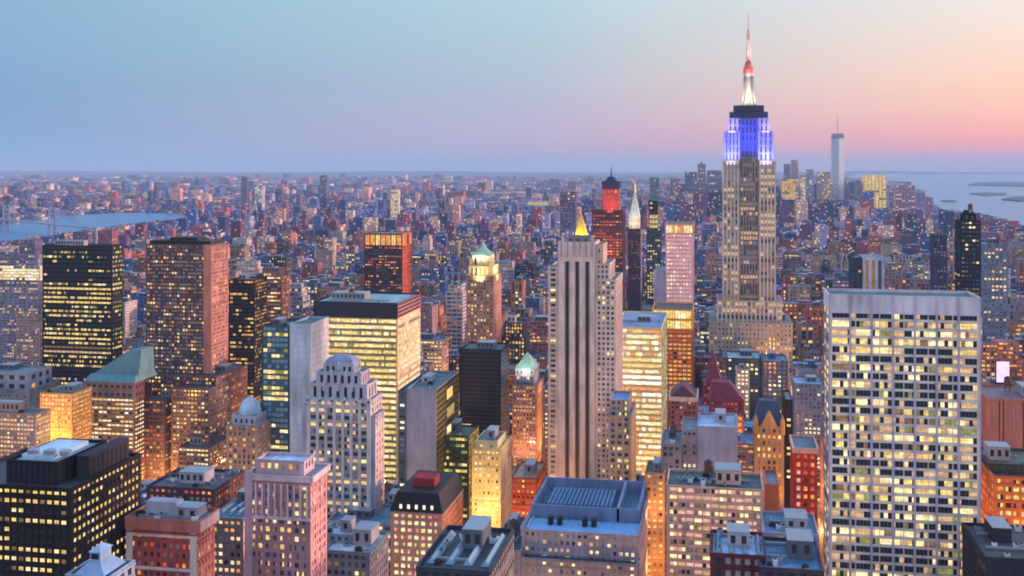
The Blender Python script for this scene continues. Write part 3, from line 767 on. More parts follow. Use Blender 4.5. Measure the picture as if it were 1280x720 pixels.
far('distant_skyscraper', 'thin pink-grey tower above the yellow lit broad tower downtown', 'far thin pink tower', 989, 998, 200, 6400, 'B89098')
far('distant_skyscraper', 'thin grey-blue tower just left of the thin pink-grey tower downtown', 'far thin blue tower', 980, 988, 205, 6500, '7480A0')
far('distant_skyscraper', 'pale stone downtown tower with a stepped flank, left of the far glass skyscraper', 'far pale tower', 1022, 1038, 215, 5700, 'B8A094', pal='dc', lit=.3)
far('distant_skyscraper', 'small pointed grey tower between the yellow broad tower and the pale stone tower', 'far small grey tower', 1008, 1017, 212, 6100, '98A4B8')
far('distant_skyscraper', 'brown low tower tucked against the right side of the far glass skyscraper', 'far brown tower', 1056, 1064, 228, 5600, '5C6080')
far('distant_skyscraper', 'purple-grey pinnacled tower on the skyline left of the great floodlit tower', 'far pinnacled tower', 872, 882, 205, 5200, '8C7C98', ybot=240, extra='pinnacle')
far('distant_skyscraper', 'wide blue-grey tower left of the purple-grey pinnacled tower', 'far wide blue tower', 856, 871, 215, 5300, '64708C', ybot=240)
far('distant_skyscraper', 'blue-grey tower pressed between the pinnacled tower and the great floodlit tower', 'far pressed tower', 884, 902, 213, 5100, '6C7490', ybot=240)
far('distant_skyscraper', 'teal-grey blunt tower above the lantern tower', 'far blunt tower', 812, 823, 222, 5000, '4C6480', ybot=250)
far('distant_skyscraper', 'pinkish blunt tower between the teal-grey blunt tower and the wide blue-grey tower', 'far pinkish blunt tower', 838, 850, 224, 5200, '8A7488', ybot=245)
far('distant_block', 'dark purple slab block left of the red-lit tower', 'far purple slab', 700, 719, 240, 3600, '5A4060', ybot=262)
far('distant_block', 'long yellow lit low hall among the far roofs left of the red-lit tower', 'far yellow hall', 660, 698, 252.5, 6900, 'D8BC90', pal='y', lit=.8, ybot=257, depth=50)
far('distant_block', 'long pink lit low sheds near the horizon above the striped tower', 'far pink sheds', 604, 655, 239, 9300, 'C8A09C', pal='p', lit=.5, ybot=242, depth=60)
far('distant_block', 'dark residential tower alone near the horizon above the yellow banded slab', 'far lone dark tower', 400, 408, 219, 6500, '4A5478', ybot=235)
far('distant_block', 'cream lit tower near the horizon right of the far lone dark tower', 'far cream tower', 488, 498, 237, 4600, 'D8C0A8', pal='cy', lit=.7, ybot=252)
far('distant_block', 'pale tower near the horizon above the salmon side of the brown tower', 'far pale slab', 318, 328, 232, 5200, 'C0B8C0', ybot=252, pal='c', lit=.4)
far('distant_block', 'dark thin tower at the horizon left of the pale far slab', 'far dark thin tower', 302, 308, 221, 6400, '3C4870', ybot=240)
far('distant_block', 'red brick waterside block behind the black glass tower', 'riverside red block', 122, 140, 288, 2900, 'A0404C', ybot=306)
far('distant_block', 'white waterside slab left of the riverside red block', 'riverside white slab', 112, 121, 284, 2950, 'B8B8D0', ybot=306)
far('distant_block', 'brown riverside housing slab above the left end of the black glass tower', 'riverside brown slab', 92, 110, 290, 2850, '6A4C64', ybot=306)
far('distant_block', 'violet riverside tower at the far left shore', 'riverside violet tower', 24, 44, 300, 2600, '6A5070', ybot=320)

far('distant_skyscraper', 'cream lit narrow tower between the yellow broad tower and the small pointed grey tower', 'far cream narrow tower', 1000, 1007, 219, 5500, 'D0B898', pal='yc', lit=.6)
far('distant_skyscraper', 'dim grey slab touching the left side of the brightly lit yellow downtown tower', 'far dim slab', 1068, 1079, 229, 5450, '7C7C98', pal='d', lit=.3)
far('distant_skyscraper', 'short lilac tower at the right end of the downtown skyline by the harbour', 'far lilac tower', 1147, 1156, 241, 5000, '8C7CA0')
far('distant_skyscraper', 'stubby pinkish tower left of the short lilac tower by the harbour', 'far stubby tower', 1158, 1166, 247, 4700, 'A07C94', pal='p', lit=.2)
far('distant_skyscraper', 'beige tower in front of the pale stone tower downtown', 'far beige tower', 1030, 1041, 228, 5200, 'C8A890', pal='yd', lit=.4)
far('distant_skyscraper', 'slate blue tower behind the gap between beige tower and far glass skyscraper', 'far slate tower', 1112, 1118, 238, 5600, '54648C')
# ------------------------------------------------------------------ resolve hero boxes
def resolve(h):
    boxes = []
    for t in h['tiers']:
        Yf = h['Y'] + t['dY']
        x0, x1 = x_at(t['x0'], Yf), x_at(t['x1'], Yf)
        pc = (t['x0'] + t['x1']) / 2
        z1 = z_at(pc, t['top'], Yf)
        z0 = 0.0 if t['base'] is None else z_at(pc, t['base'], Yf)
        boxes.append((x0, x1, Yf, Yf + t['depth'], z0, max(z1, z0 + 2)))
    h['boxes'] = boxes
    bx0, bx1 = min(b[0] for b in boxes), max(b[1] for b in boxes)
    by0, by1 = min(b[2] for b in boxes), max(b[3] for b in boxes)
    h['foot'] = (bx0, bx1, by0, by1)
    h['pxr'] = (min(t['x0'] for t in h['tiers']), max(project(b[1], b[3], 0)[0] for b in boxes + [(0, x_at(t['x1'], h['Y']), 0, h['Y'], 0, 0) for t in h['tiers']]))
    h['ytop'] = min(t['top'] for t in h['tiers'])
for h in HEROES:
    resolve(h)

# water, in ground coordinates, read off where the shores lie
def ray_poly(pts):
    return [ground_pt(*p) for p in pts]
EAST_RIVER = ray_poly([(-120, 330), (0, 303), (60, 301), (110, 289), (160, 281), (200, 278), (236, 273), (228, 267), (150, 266), (95, 269), (50, 275), (0, 281), (-120, 290)])
CHANNEL = ray_poly([(150, 262), (190, 263.5), (255, 264), (290, 262), (250, 260.5), (190, 260)])
HARBOUR = ray_poly([(1060, 221), (1085, 224), (1120, 228), (1150, 238), (1172, 262), (1188, 266), (1235, 272), (1280, 286), (1400, 312), (1400, 226), (1400, 216.4), (1080, 216.2)])
ISLANDS = [ray_poly([(1212, 243), (1232, 245.5), (1256, 244.5), (1258, 242.5), (1228, 241.6)]), ray_poly([(1252, 250.5), (1276, 252.5), (1310, 251), (1310, 247), (1268, 247.5)]),
           ray_poly([(1176, 252), (1188, 253.2), (1196, 252.4), (1190, 251.4)]), ray_poly([(1210, 232), (1300, 234), (1300, 228), (1218, 229)])]
def inside(p, poly):
    x, y = p
    c = False
    j = len(poly) - 1
    for i in range(len(poly)):
        xi, yi = poly[i]; xj, yj = poly[j]
        if (yi > y) != (yj > y) and x < (xj - xi) * (y - yi) / (yj - yi) + xi:
            c = not c
        j = i
    return c
def in_water(p):
    return inside(p, EAST_RIVER) or inside(p, HARBOUR) or inside(p, CHANNEL)

# ------------------------------------------------------------------ the rest of the city: lots on the street grid
rng = random.Random(11)
PAL = [('brick red', 'A8605A', 'C87C70', 3), ('dark brick', '7A4A4C', '9A6260', 2.5), ('brown', '7C645C', 'A08478', 3), ('tan', 'AC9484', 'C8A898', 3), ('grey', '84848E', 'A4989C', 3),
       ('blue-grey', '4C6494', '7C88A8', 3.6), ('pale', 'BCB0B0', 'D4BCB4', 2), ('dark', '24283C', '3C3C50', 2.2), ('rose', 'A07C7C', 'B89090', 1.5), ('terracotta', 'B4684C', 'D08460', 1.3)]  # sunset light put into each lighter side tint, shade into the blues
AVE = [-1560, -1390, -1220, -1060, -900, -745, -590, -430, -270, -108, 60, 330, 600, 870, 1140, 1410, 1680]
AVEW = 15.0
def skyline_cap(px, Y):
    """the highest picture row that ordinary roofs reach"""
    if Y < 1500:
        return 0
    return 0
lots = []
def add_lot(x0, x1, y0, y1, hgt, tag=''):
    foot = (x0, x1, y0, y1)
    for h in HEROES:
        f = h['foot']
        if x0 < f[1] + 3 and x1 > f[0] - 3 and y0 < f[3] + 4 and y1 > f[2] - 4:
            return
    u0 = project(x0, y0, 0)[0]; u1 = max(project(x1, y0, 0)[0], project(x1, y1, 0)[0])
    u0 = min(u0, project(x0, y1, 0)[0])
    if u1 < -25 or u0 > 1305:
        return
    if in_water(((x0 + x1) / 2, y0)) or in_water(((x0 + x1) / 2, y1)):
        return
    top = 0
    for h in HEROES:
        if h['Y'] > y0 + 2 and h['pxr'][0] < u1 - 1 and h['pxr'][1] > u0 + 1:
            top = max(top, h['ybot'])
    # keep what the photograph shows in view
    v = project(x0, y1, hgt)[1]
    if v < top:
        t = project(x0, y1, 0)[2]
        hgt = CAM_Z - (top + rng.random() * 6 - YE) / FOC * t
        if hgt < 9:
            hgt = 9 + rng.random() * 3
            if project(x0, y1, hgt)[1] < top - 3:
                return
    lots.append((x0, x1, y0, y1, hgt))

Yb = 250.0
while Yb < 3000:
    for a in range(len(AVE) - 1):
        xa, xb = AVE[a] + AVEW, AVE[a + 1] - AVEW
        ua = project(xa, Yb, 0)[0]; ub = project(xb, Yb + 60, 0)[0]
        if ub < -60 or ua > 1340:
            continue
        for row in (0, 1):
            x = xa
            while x < xb - 8:
                far_ = Yb > 1500
                w = rng.uniform(16, 34) if not far_ else rng.uniform(18, 46)
                if rng.random() < .12:
                    w *= 1.6
                w = min(w, xb - x)
                if xb - x - w < 10:
                    w = xb - x
                y0 = Yb + 9 + row * 31
                y1 = y0 + rng.uniform(24, 30.5)
                r = rng.random()
                if Yb < 800:
                    hgt = rng.uniform(28, 75) if r < .7 else rng.uniform(70, 115)
                elif Yb < 1500:
                    hgt = rng.uniform(22, 62) if r < .72 else rng.uniform(60, 110)
                elif Yb < 2200:
                    hgt = rng.uniform(16, 50) if r < .82 else rng.uniform(50, 95)
                else:
                    hgt = rng.uniform(12, 38) if r < .84 else rng.uniform(36, 80)
                add_lot(x + .3, x + w - .3, y0, y1, hgt)
                x += w
    Yb += 80.0
near_n = len(lots)
# beyond: looser, larger footprints out to the far boroughs
farlots = []
def far_rows(y0, y1, step, wmin, wmax, hfun, fill):
    Y = y0
    while Y < y1:
        xl, xr = x_at(-30, Y), x_at(1310, Y)
        x = xl
        while x < xr:
            w = rng.uniform(wmin, wmax)
            if rng.random() < fill:
                d = rng.uniform(.35, .7) * step
                hh = hfun(x, Y)
                yy = Y + rng.uniform(0, step * .4)
                if not in_water((x + w / 2, yy)) and not in_water((x + w / 2, yy + d)):
                    farlots.append((x, x + w, yy, yy + d, hh))
            x += w * rng.uniform(1.02, 1.28)
        Y += step
def hmid(x, Y):
    px = project(x, Y, 0)[0]
    r = rng.random()
    if r < .80: return rng.uniform(10, 30)
    if r < .965: return rng.uniform(30, 62)
    return rng.uniform(60, 105)
def hfar(x, Y):
    px = project(x, Y, 0)[0]
    r = rng.random()
    if 840 < px < 1150 and 4600 < Y < 6600:
        return rng.uniform(30, 100) if r < .6 else rng.uniform(100, 185)
    if r < .9: return rng.uniform(8, 22)
    if r < .985: return rng.uniform(22, 55)
    return rng.uniform(55, 105)
far_rows(3000, 4600, 46, 13, 40, hmid, .93)
far_rows(4600, 7000, 58, 16, 55, hfar, .93)
far_rows(7000, 11000, 95, 24, 85, hfar, .9)
far_rows(11000, 20000, 230, 40, 160, hfar, .85)

# keep clear of the farther buildings that are pointed at
keep = []
for L in farlots:
    bad = False
    x0, x1, y0, y1, hh = L
    for h in HEROES:
        f = h['foot']
        if x0 < f[1] + 3 and x1 > f[0] - 3 and y0 < f[3] + 4 and y1 > f[2] - 4:
            bad = True; break
    if bad: continue
    u0 = project(x0, y0, 0)[0]; u1 = project(x1, y1, 0)[0]
    for h in HEROES:
        if h['Y'] > y0 and h['pxr'][0] < u1 and h['pxr'][1] > u0:
            v = project(x0, y0, hh)[1]
            if v < h['ybot']:
                t = project(x0, y0, 0)[2]
                hh = min(hh, max(8, CAM_Z - (h['ybot'] - YE) / FOC * t))
    pb = project(x0, y0, 0)
    shl = 302 - max(0, u0) * .13
    if u0 < 232 and pb[1] > shl:
        hh = min(hh, max(7, CAM_Z - (shl - YE) / FOC * pb[2]))
    if u0 > 1085 and pb[1] > 236:
        shore = 262 if u0 < 1190 else 262 + (u0 - 1190) * .2
        hh = min(hh, max(7, CAM_Z - (shore - YE) / FOC * pb[2]))
    keep.append((x0, x1, y0, y1, hh))
farlots = keep

# ------------------------------------------------------------------ what shows
for i, h in enumerate(HEROES):
    for b in h['boxes']:
        splat(b, 100000 + i)
for i, L in enumerate(lots):
    splat((L[0], L[1], L[2], L[3], 0, L[4]), i)
ids, cnt = np.unique(id_buf, return_counts=True)
shown = {int(a): int(b) for a, b in zip(ids, cnt)}
cand = sorted([i for i in range(len(lots)) if shown.get(i, 0) > 0], key=lambda i: -shown[i])
NFILL = 225
indiv = cand[:NFILL]
rest = cand[NFILL:] + [i for i in range(len(lots)) if shown.get(i, 0) == 0 and lots[i][2] > 600]
print('lots', len(lots), 'seen', len(cand), 'far', len(farlots), 'heroes', len(HEROES), 'smallest indiv px', shown[indiv[-1]] if indiv else 0)

# ------------------------------------------------------------------ a building from its boxes
MAXWIN = 96
def put(mb, name, root, loc):
    mb.v = [(v[0] - loc[0], v[1] - loc[1], v[2] - loc[2]) for v in mb.v]
    return mb.build(name, root)

def rim(mb, x0, x1, y0, y1, z0, z1, w, mat, out=0.0):
    mb.box(x0 - out, x1 + out, y0 - out, y0 + w, z0, z1, mat)
    mb.box(x0 - out, x1 + out, y1 - w, y1 + out, z0, z1, mat)
    mb.box(x0 - out, x0 + w, y0 + w, y1 - w, z0, z1, mat)
    mb.box(x1 - w, x1 + out, y0 + w, y1 - w, z0, z1, mat)

def rooftop(root, loc, b, roofc, level, rg, wallhex, small):
    x0, x1, y0, y1, z0, z1 = b
    w, d = x1 - x0, y1 - y0
    if level <= 0 or w < 9 or d < 8:
        return
    zr = z1 - .9
    steel = plain('galvanised', '8C98A4', .45, .3)
    dark = plain('roof_dark', '24262E', .8)
    white = masonry('C8CCD4', rough=.6)
    # bulkhead
    bw, bd = w * rg.uniform(.22, .42), min(d * rg.uniform(.3, .5), 14)
    bx0 = x0 + 1.5 + rg.random() * (w - bw - 3); by0 = y0 + d * .3 + rg.random() * max(.1, d * .6 - bd)
    by1 = min(by0 + bd, y1 - 1)
    mb = MB()
    hh = rg.uniform(3.2, 6.5)
    wm = masonry(rg.choice([wallhex, '8A8890', 'A09AA0', '5C6470']))
    mb.box(bx0, bx0 + bw, by0, by1, zr, zr + hh, wm)
    mb.box(bx0 - .2, bx0 + bw + .2, by0 - .2, by1 + .2, zr + hh, zr + hh + .25, steel)
    for k in range(max(1, int(bw / 3))):      # louvres
        lx = bx0 + (k + .5) * bw / max(1, int(bw / 3))
        mb.box(lx - .8, lx + .8, by0 - .05, by0, zr + hh * .3, zr + hh * .8, dark)
    put(mb, 'penthouse', root, loc)
    if small:
        return
    n = {1: 4, 2: 9, 3: 16}[level] if y0 < 560 else {1: 1, 2: 3, 3: 4}[level]
    for k in range(n):
        ax, ay = x0 + 1.5 + rg.random() * (w - 5), y0 + 1.5 + rg.random() * (d - 4.5)
        if bx0 - 3 < ax < bx0 + bw + .5 and by0 - 3 < ay < by1 + .5:
            continue
        aw, ad, ah = rg.uniform(1.2, 3.2), rg.uniform(1.2, 2.8), rg.uniform(.8, 2.2)
        c = rg.choice([steel, white, dark, steel])
        mb = MB()
        mb.box(ax, ax + aw, ay, ay + ad, zr, zr + ah, c)
        mb.loft([mb.ring(ax + aw / 2, ay + ad / 2, zr + ah - .05, min(aw, ad) * .35, n=8), mb.ring(ax + aw / 2, ay + ad / 2, zr + ah + .3, min(aw, ad) * .35, n=8)], dark)
        put(mb, 'air_unit', root, loc)
    if level >= 2:
        for k in range(level - 1):
            ay = y0 + d * rg.uniform(.1, .9)
            mb = MB(); mb.box(x0 + w * .1, x0 + w * rg.uniform(.4, .9), ay, ay + .7, zr + .12, zr + 1.0, steel)
            put(mb, 'duct', root, loc)
    if rg.random() < .32:
        water_tank(root, loc, x0 + w * rg.uniform(.2, .8), y0 + d * rg.uniform(.3, .8), zr, rg)

def water_tank(root, loc, x, y, z, rg):
    wood = masonry('6A4E42'); steel = plain('tank_steel', '3A3A42', .6, .5)
    mb = MB()
    r = rg.uniform(1.6, 2.3)
    lz = rg.uniform(2.5, 4)
    for sx in (-1, 1):
        for sy in (-1, 1):
            mb.box(x + sx * r * .6 - .12, x + sx * r * .6 + .12, y + sy * r * .6 - .12, y + sy * r * .6 + .12, z, z + lz, steel)
    mb.box(x - r * .9, x + r * .9, y - r * .9, y + r * .9, z + lz, z + lz + .25, steel)
    mb.loft([mb.ring(x, y, z + lz + .25, r, n=14), mb.ring(x, y, z + lz + 4.0, r * .96, n=14)], wood)
    o = put(mb, 'water_tank', root, loc)
    mb = MB(); mb.loft([mb.ring(x, y, z + lz + 4.0, r * 1.08, n=14), mb.ring(x, y, z + lz + 5.3, .1, n=14)], steel)
    put(mb, 'tank_lid', o, loc)

def build_building(name, label, cat, tiers, boxes, faces, seed, group=None):
    rg = random.Random(seed * 7919 + 13)
    x0, x1 = min(b[0] for b in boxes), max(b[1] for b in boxes)
    y0, y1 = min(b[2] for b in boxes), max(b[3] for b in boxes)
    loc = ((x0 + x1) / 2, (y0 + y1) / 2, 0.0)
    root = thing(name, label, cat, loc, group)
    wall = MB(); wins = []
    Yn = y0
    for t, b in zip(tiers, boxes):
        st = t['st']
        bx0, bx1, by0, by1, bz0, bz1 = b
        e = st['deep']
        fl = faces
        corem = masonry(st['wall']) if not t['st'].get('corek') else plain('core_dark', '121218')
        cx0 = bx0 + (e if 'l' in fl else 0); cx1 = bx1 - (e if 'r' in fl else 0)
        roof = MB()
        p = min(t['par'], (bz1 - bz0) * .3)
        wall.box(cx0, cx1, by0 + e, by1, bz0, bz1 - p, corem)
        rim(wall, cx0, cx1, by0 + e, by1, bz1 - p, bz1, .35, corem)
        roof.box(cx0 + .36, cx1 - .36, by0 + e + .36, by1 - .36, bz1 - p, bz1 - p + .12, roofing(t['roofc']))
        trimm = masonry(st['trim'] or st['wall'])
        rim(roof, bx0, bx1, by0, by1, bz1, bz1 + .3, .5, trimm, .12)
        put(roof, 'roof', root, loc)
        if t['st'].get('frontblank'):
            wall.box(bx0, bx1, by0, by0 + e, bz0, bz1, masonry(st['wall']))
            # panel joints
            nj = int((bz1 - bz0) / 12)
            for k in range(nj):
                z = bz0 + (k + 1) * 12
                if z < bz1 - 1:
                    wall.box(bx0 + .02, bx1 - .02, by0 - .05, by0 + .01, z - .1, z + .1, masonry(st['span']))
        else:
            facade(wall, wins, 'f', bx0, bx1, by0, bz0, bz1, st, rg)
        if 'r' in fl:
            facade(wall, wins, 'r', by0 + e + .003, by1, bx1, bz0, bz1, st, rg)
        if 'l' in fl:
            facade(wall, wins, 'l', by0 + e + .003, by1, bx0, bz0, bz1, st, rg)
        if not any(abs(bb[4] - bz1) < 4 and bb is not b and bb[0] < bx1 and bb[1] > bx0 for bb in boxes):
            rooftop(root, loc, b, t['roofc'], t['clutter'], rg, st['wall'], Yn > 1300)
    # panes
    small = Yn > 1150
    scored = []
    baked = []
    if small:
        baked = wins
    else:
        for w in wins:
            (wx, wy, wz), rz = win_matrix(w)
            px, py, t = project(wx, wy, wz)
            vis = visible_at(wx, wy, wz, 3.0)
            area = w[4] * w[5] / (t * t) * (1 if w[0] == 'f' else abs(wx) / max(1, wy))
            scored.append((vis * area, w))
        scored.sort(key=lambda s: -s[0])
        nvis = sum(1 for s in scored if s[0] > 0)
        k = min(MAXWIN, nvis) if len(scored) > MAXWIN else len(scored)
        for s, w in scored[:k]:
            (wx, wy, wz), rz = win_matrix(w)
            o = bpy.data.objects.new('window', window_mesh(w[4], w[5], len(w[6]), w[6]))
            C.objects.link(o)
            o.parent = root
            o.location = (wx - loc[0], wy - loc[1], wz)
            o.rotation_euler = (0, 0, rz)
        baked = [w for s, w in scored[k:]]
    mb = wall if small else MB()
    for w in baked:
        (wx, wy, wz), rz = win_matrix(w)
        kk = len(w[6]); pw = w[4] / kk; hh = w[5] / 2
        for i, L in enumerate(w[6]):
            a0 = -w[4] / 2 + i * pw + (.03 if kk > 1 else 0); a1 = a0 + pw - (.06 if kk > 1 else 0)
            if w[0] == 'f':
                mb.poly([(wx + a0, wy, wz - hh), (wx + a1, wy, wz - hh), (wx + a1, wy, wz + hh), (wx + a0, wy, wz + hh)], WM[L])
            elif w[0] == 'r':
                mb.poly([(wx, wy + a0, wz - hh), (wx, wy + a1, wz - hh), (wx, wy + a1, wz + hh), (wx, wy + a0, wz + hh)], WM[L])
            else:
                mb.poly([(wx, wy - a0, wz - hh), (wx, wy - a1, wz - hh), (wx, wy - a1, wz + hh), (wx, wy - a0, wz + hh)], WM[L])
    put(wall, 'wall', root, loc)
    if not small and mb.v:
        o = put(mb, 'windows', root, loc)
        o['kind'] = 'stuff'
    return root, loc

# ------------------------------------------------------------------ light helpers (lamps the place has)
def lamp(root, loc, kind, pos, power, col, size=4.0, aim=None, spread=None):
    l = bpy.data.lights.new('floodlight', kind)
    l.energy = power
    l.color = srgb(col)[:3]
    if kind == 'AREA':
        l.size = size
        if spread: l.spread = math.radians(spread)
    else:
        l.shadow_soft_size = size
    if kind == 'SPOT':
        l.spot_size = math.radians(spread or 100); l.spot_blend = .8
    o = bpy.data.objects.new('floodlight', l)
    C.objects.link(o)
    o.parent = root
    o.location = (pos[0] - loc[0], pos[1] - loc[1], pos[2] - loc[2])
    if aim:
        dv = Vector(aim) - Vector(pos)
        o.rotation_euler = dv.to_track_quat('-Z', 'Y').to_euler()
    return o

def pyramid(mb, b, z0, z1, mat, top=.02, n=1, over=0.0):
    x0, x1, y0, y1 = b
    cx, cy = (x0 + x1) / 2, (y0 + y1) / 2
    rings = []
    for k in range(n + 1):
        f = k / n
        s = (1 - f) * 1 + f * top
        if n > 1:
            s = 1 - (1 - top) * math.sin(f * math.pi / 2) ** 1.15
        rings.append([(cx + (x - cx) * s, cy + (y - cy) * s, z0 + (z1 - z0) * f) for x, y in ((x0 - over, y0 - over), (x1 + over, y0 - over), (x1 + over, y1 + over), (x0 - over, y1 + over))])
    mb.loft(rings, mat)

# ------------------------------------------------------------------ the crowns, masts and other features
def extras(h, root, loc):
    e = h['extra']; B = h['boxes']
    if not e:
        return
    P = lambda mb, nm: put(mb, nm, root, loc)
    b = B[0]
    x0, x1, y0, y1, z0, z1 = b
    w, d = x1 - x0, y1 - y0
    X = lambda px, dy=0: x_at(px, h['Y'] + dy)
    Z = lambda px, py, dy=0: z_at(px, py, h['Y'] + dy)
    cop = masonry('7CA090', rough=.6); slate = masonry('343C4C', rough=.6)
    steel = plain('galvanised', '8C98A4', .45, .3)
    blk = masonry('1C1C22', rough=.6)
    if e == 'brown_cap':
        mb = MB(); mb.box(x0 + 2, x1 - 2, y0 + 3, y1 - 3, z1 - .8, z1 + 3.2, blk); P(mb, 'roof_cap')
        mb = MB(); mb.box(x0 + w * .3, x1 - w * .28, y0 + 8, y1 - 6, z1 + 3.2, z1 + 5.6, blk); P(mb, 'penthouse')
        mb = MB(); mb.box(x1 - 6.5, x1 + .4, y0 - .45, y0, B[1][5], z1 + .5, masonry('B4776A')); P(mb, 'corner_pier')
    elif e == 'teal_roof':
        mb = MB()
        tm = masonry('54808A', rough=.55)
        zt = Z(170, 440)
        mb.loft([mb.rect(x0 - .5, x1 + .5, y0 - .5, y1 + 20, z1 + .3), mb.rect(x0 + 3, x1 - 1, y0 + 4, y1 + 18, z1 + 5), ], tm)
        P(mb, 'copper_roof')
        mb = MB(); mb.loft([[(x0 + w * .1, y0 + 6, z1 + 5), (x1, y0 + 6, z1 + 5), (x1, y1 + 16, z1 + 5), (x0 + w * .1, y1 + 16, z1 + 5)], [(x0 + w * .75, y0 + 10, zt - 1), (x1, y0 + 10, zt), (x1, y1 + 14, zt), (x0 + w * .75, y1 + 14, zt - 1)]], tm)
        P(mb, 'copper_gable')
    elif e == 'gold_flood':
        for f in (.25, .75):
            p = (x0 + w * f, y0 - 20, z1 - 40)
            lamp(root, loc, 'AREA', p, 12000, 'FFA84C', 6, (x0 + w * f, y0, z1 - 22), 140)
    elif e == 'gothic_crown':
        mb = MB()
        tb = B[3]
        cx, cy = (tb[0] + tb[1]) / 2, (tb[2] + tb[3]) / 2
        rx, ry = (tb[1] - tb[0]) / 2, (tb[3] - tb[2]) / 2
        st = masonry('7C84A0')
        mb.loft([[(cx + rx * s * a, cy + ry * s * c, tb[5] + hh) for a, c in ((-1, -1), (1, -1), (1, 1), (-1, 1))] for s, hh in ((.92, 0), (.86, 1.6), (.66, 3.0), (.35, 3.8), (.1, 4.1))], st)
        P(mb, 'dome')
        # pinnacles on the shoulders of each stage
        for bb, n, hh in ((B[0], 6, 1.6), (B[1], 5, 1.6), (B[2], 4, 1.4), (B[3], 3, 1.0)):
            for k in range(n):
                xx = bb[0] + .8 + (bb[1] - bb[0] - 1.6) * k / (n - 1)
                mb = MB(); mb.box(xx - .7, xx + .7, bb[2] - .35, bb[2] + .9, bb[5] - 3, bb[5] + hh * .5, masonry('A4A4BC'))
                mb.loft([mb.ring(xx, bb[2] + .3, bb[5] + hh * .5, .75, n=4, ph=math.pi / 4), mb.ring(xx, bb[2] + .3, bb[5] + hh, .06, n=4, ph=math.pi / 4)], masonry('B4B4C8'))
                P(mb, 'pinnacle')
    elif e == 'dome':
        tb = B[1]
        mb = MB(); cx, cy = (tb[0] + tb[1]) / 2, (tb[2] + tb[3]) / 2; r = (tb[1] - tb[0]) * .44
        zt = Z(305, 502)
        hh = zt - tb[5]
        mb.loft([mb.ring(cx, cy, tb[5] + hh * math.sin(a), r * math.cos(a) + .05, n=20) for a in [i * math.pi / 2 / 6 for i in range(7)]], masonry('98B0C8', rough=.5))
        P(mb, 'dome')
    elif e == 'pilasters':
        mb = MB()
        for i in range(10):
            xx = x0 + w * (i + .5) / 10
            mb.box(xx - .35, xx + .35, y0 - .45, y0, z1 - 13, z1 - .5, masonry('D0BCC4'))
        mb.box(x0 - .3, x1 + .3, y0 - .7, y0, z1 - 14, z1 - 13, masonry('D0BCC4'))
        P(mb, 'colonnade')
        mb = MB(); mb.box(x0 - .4, X(316), y0 - .8, y0, z0, z1 + 4, masonry('B8A0AC')); P(mb, 'corner_pier')
    elif e == 'quoins':
        cream = masonry('D0BCB8')
        mb = MB()
        for xx in (x0, x1 - 2.4):
            mb.box(xx, xx + 2.4, y0 - .3, y0, z0, z1, cream)
        for k in range(6):
            mb.box(x0 + 2.4, x1 - 2.4, y0 - .25, y0, z1 - 2 - k * 11.5, z1 - 1 - k * 11.5, cream)
        P(mb, 'stone_trim')
        mb = MB(); mb.box(x0 + w * .18, x0 + w * .62, y0 + 5, y0 + 10, B[1][5] - .9, B[1][5] + 4.5, masonry('A0A4B4')); P(mb, 'penthouse')
    elif e == 'bronze_roof':
        tb = B[1]
        mb = MB(); mb.box(tb[0] + 3, tb[1] - 4, tb[2] + 4, tb[3] - 5, tb[5] - .8, tb[5] + 1.2, masonry('A8C4D4', rough=.5)); P(mb, 'roof_deck')
        mb = MB()
        for k in range(3):
            mb.loft([mb.ring(tb[0] + 6 + 6 * k, tb[2] + 6, tb[5] + 1.2, 2, n=14), mb.ring(tb[0] + 6 + 6 * k, tb[2] + 6, tb[5] + 2.6, 2, n=14)], steel)
        P(mb, 'cooling_fan')
        mb = MB(); mb.box(tb[1] + 2, x1 - 2, y0 + 14, y1 - 5, z1 - .9, z1 + 7, masonry('30303C')); P(mb, 'penthouse')
        mb = MB()
        for k in range(9):
            yy = y0 + 14 + k * (y1 - 5 - y0 - 14) / 9
            mb.box(x1 - 2, x1 - 1.8, yy, yy + 1.2, z1, z1 + 6, blk)
        P(mb, 'louvre')
    elif e == 'lantern':
        mb = MB(); mb.loft([mb.rect(x0 + 2, x1 - 2, y0 + 1, y1 - 1, z1), mb.rect(x0 + 5, x1 - 5, y0 + 4, y1 - 4, z1 + 3)], masonry('7C98B8', rough=.5)); P(mb, 'hipped_roof')
        mb = MB(); mb.box(x0 + 5, x1 - 5, y0 + 4.1, y1 - 4.1, z1 + 3, z1 + 5.5, masonry('8CA4BC')); mb.box(x0 + 5.4, x1 - 5.6, y0 + 3.9, y0 + 4.1, z1 + 3.5, z1 + 5, blk)
        mb.loft([mb.rect(x0 + 4.6, x1 - 4.6, y0 + 3.6, y1 - 3.6, z1 + 5.5), mb.rect(x0 + 6.5, x1 - 6.5, y0 + 6, y1 - 6, z1 + 7)], masonry('88A8C8', rough=.5)); P(mb, 'lantern')
    elif e == 'skylights':
        n = 4
        for k in range(n):
            mb = MB()
            xx = x0 + w * (k + .3) / n
            ww = w / n * .5
            zz = z1 - .75
            mb.loft([[(xx, y0 + d * .15, zz), (xx + ww, y0 + d * .15, zz), (xx + ww, y0 + d * .85, zz), (xx, y0 + d * .85, zz)], [(xx + ww * .45, y0 + d * .17, zz + 1.6), (xx + ww * .55, y0 + d * .17, zz + 1.6), (xx + ww * .55, y0 + d * .83, zz + 1.6), (xx + ww * .45, y0 + d * .83, zz + 1.6)]], WM['B'])
            P(mb, 'skylight')
    elif e == 'mansard':
        zt = Z(510, 617)
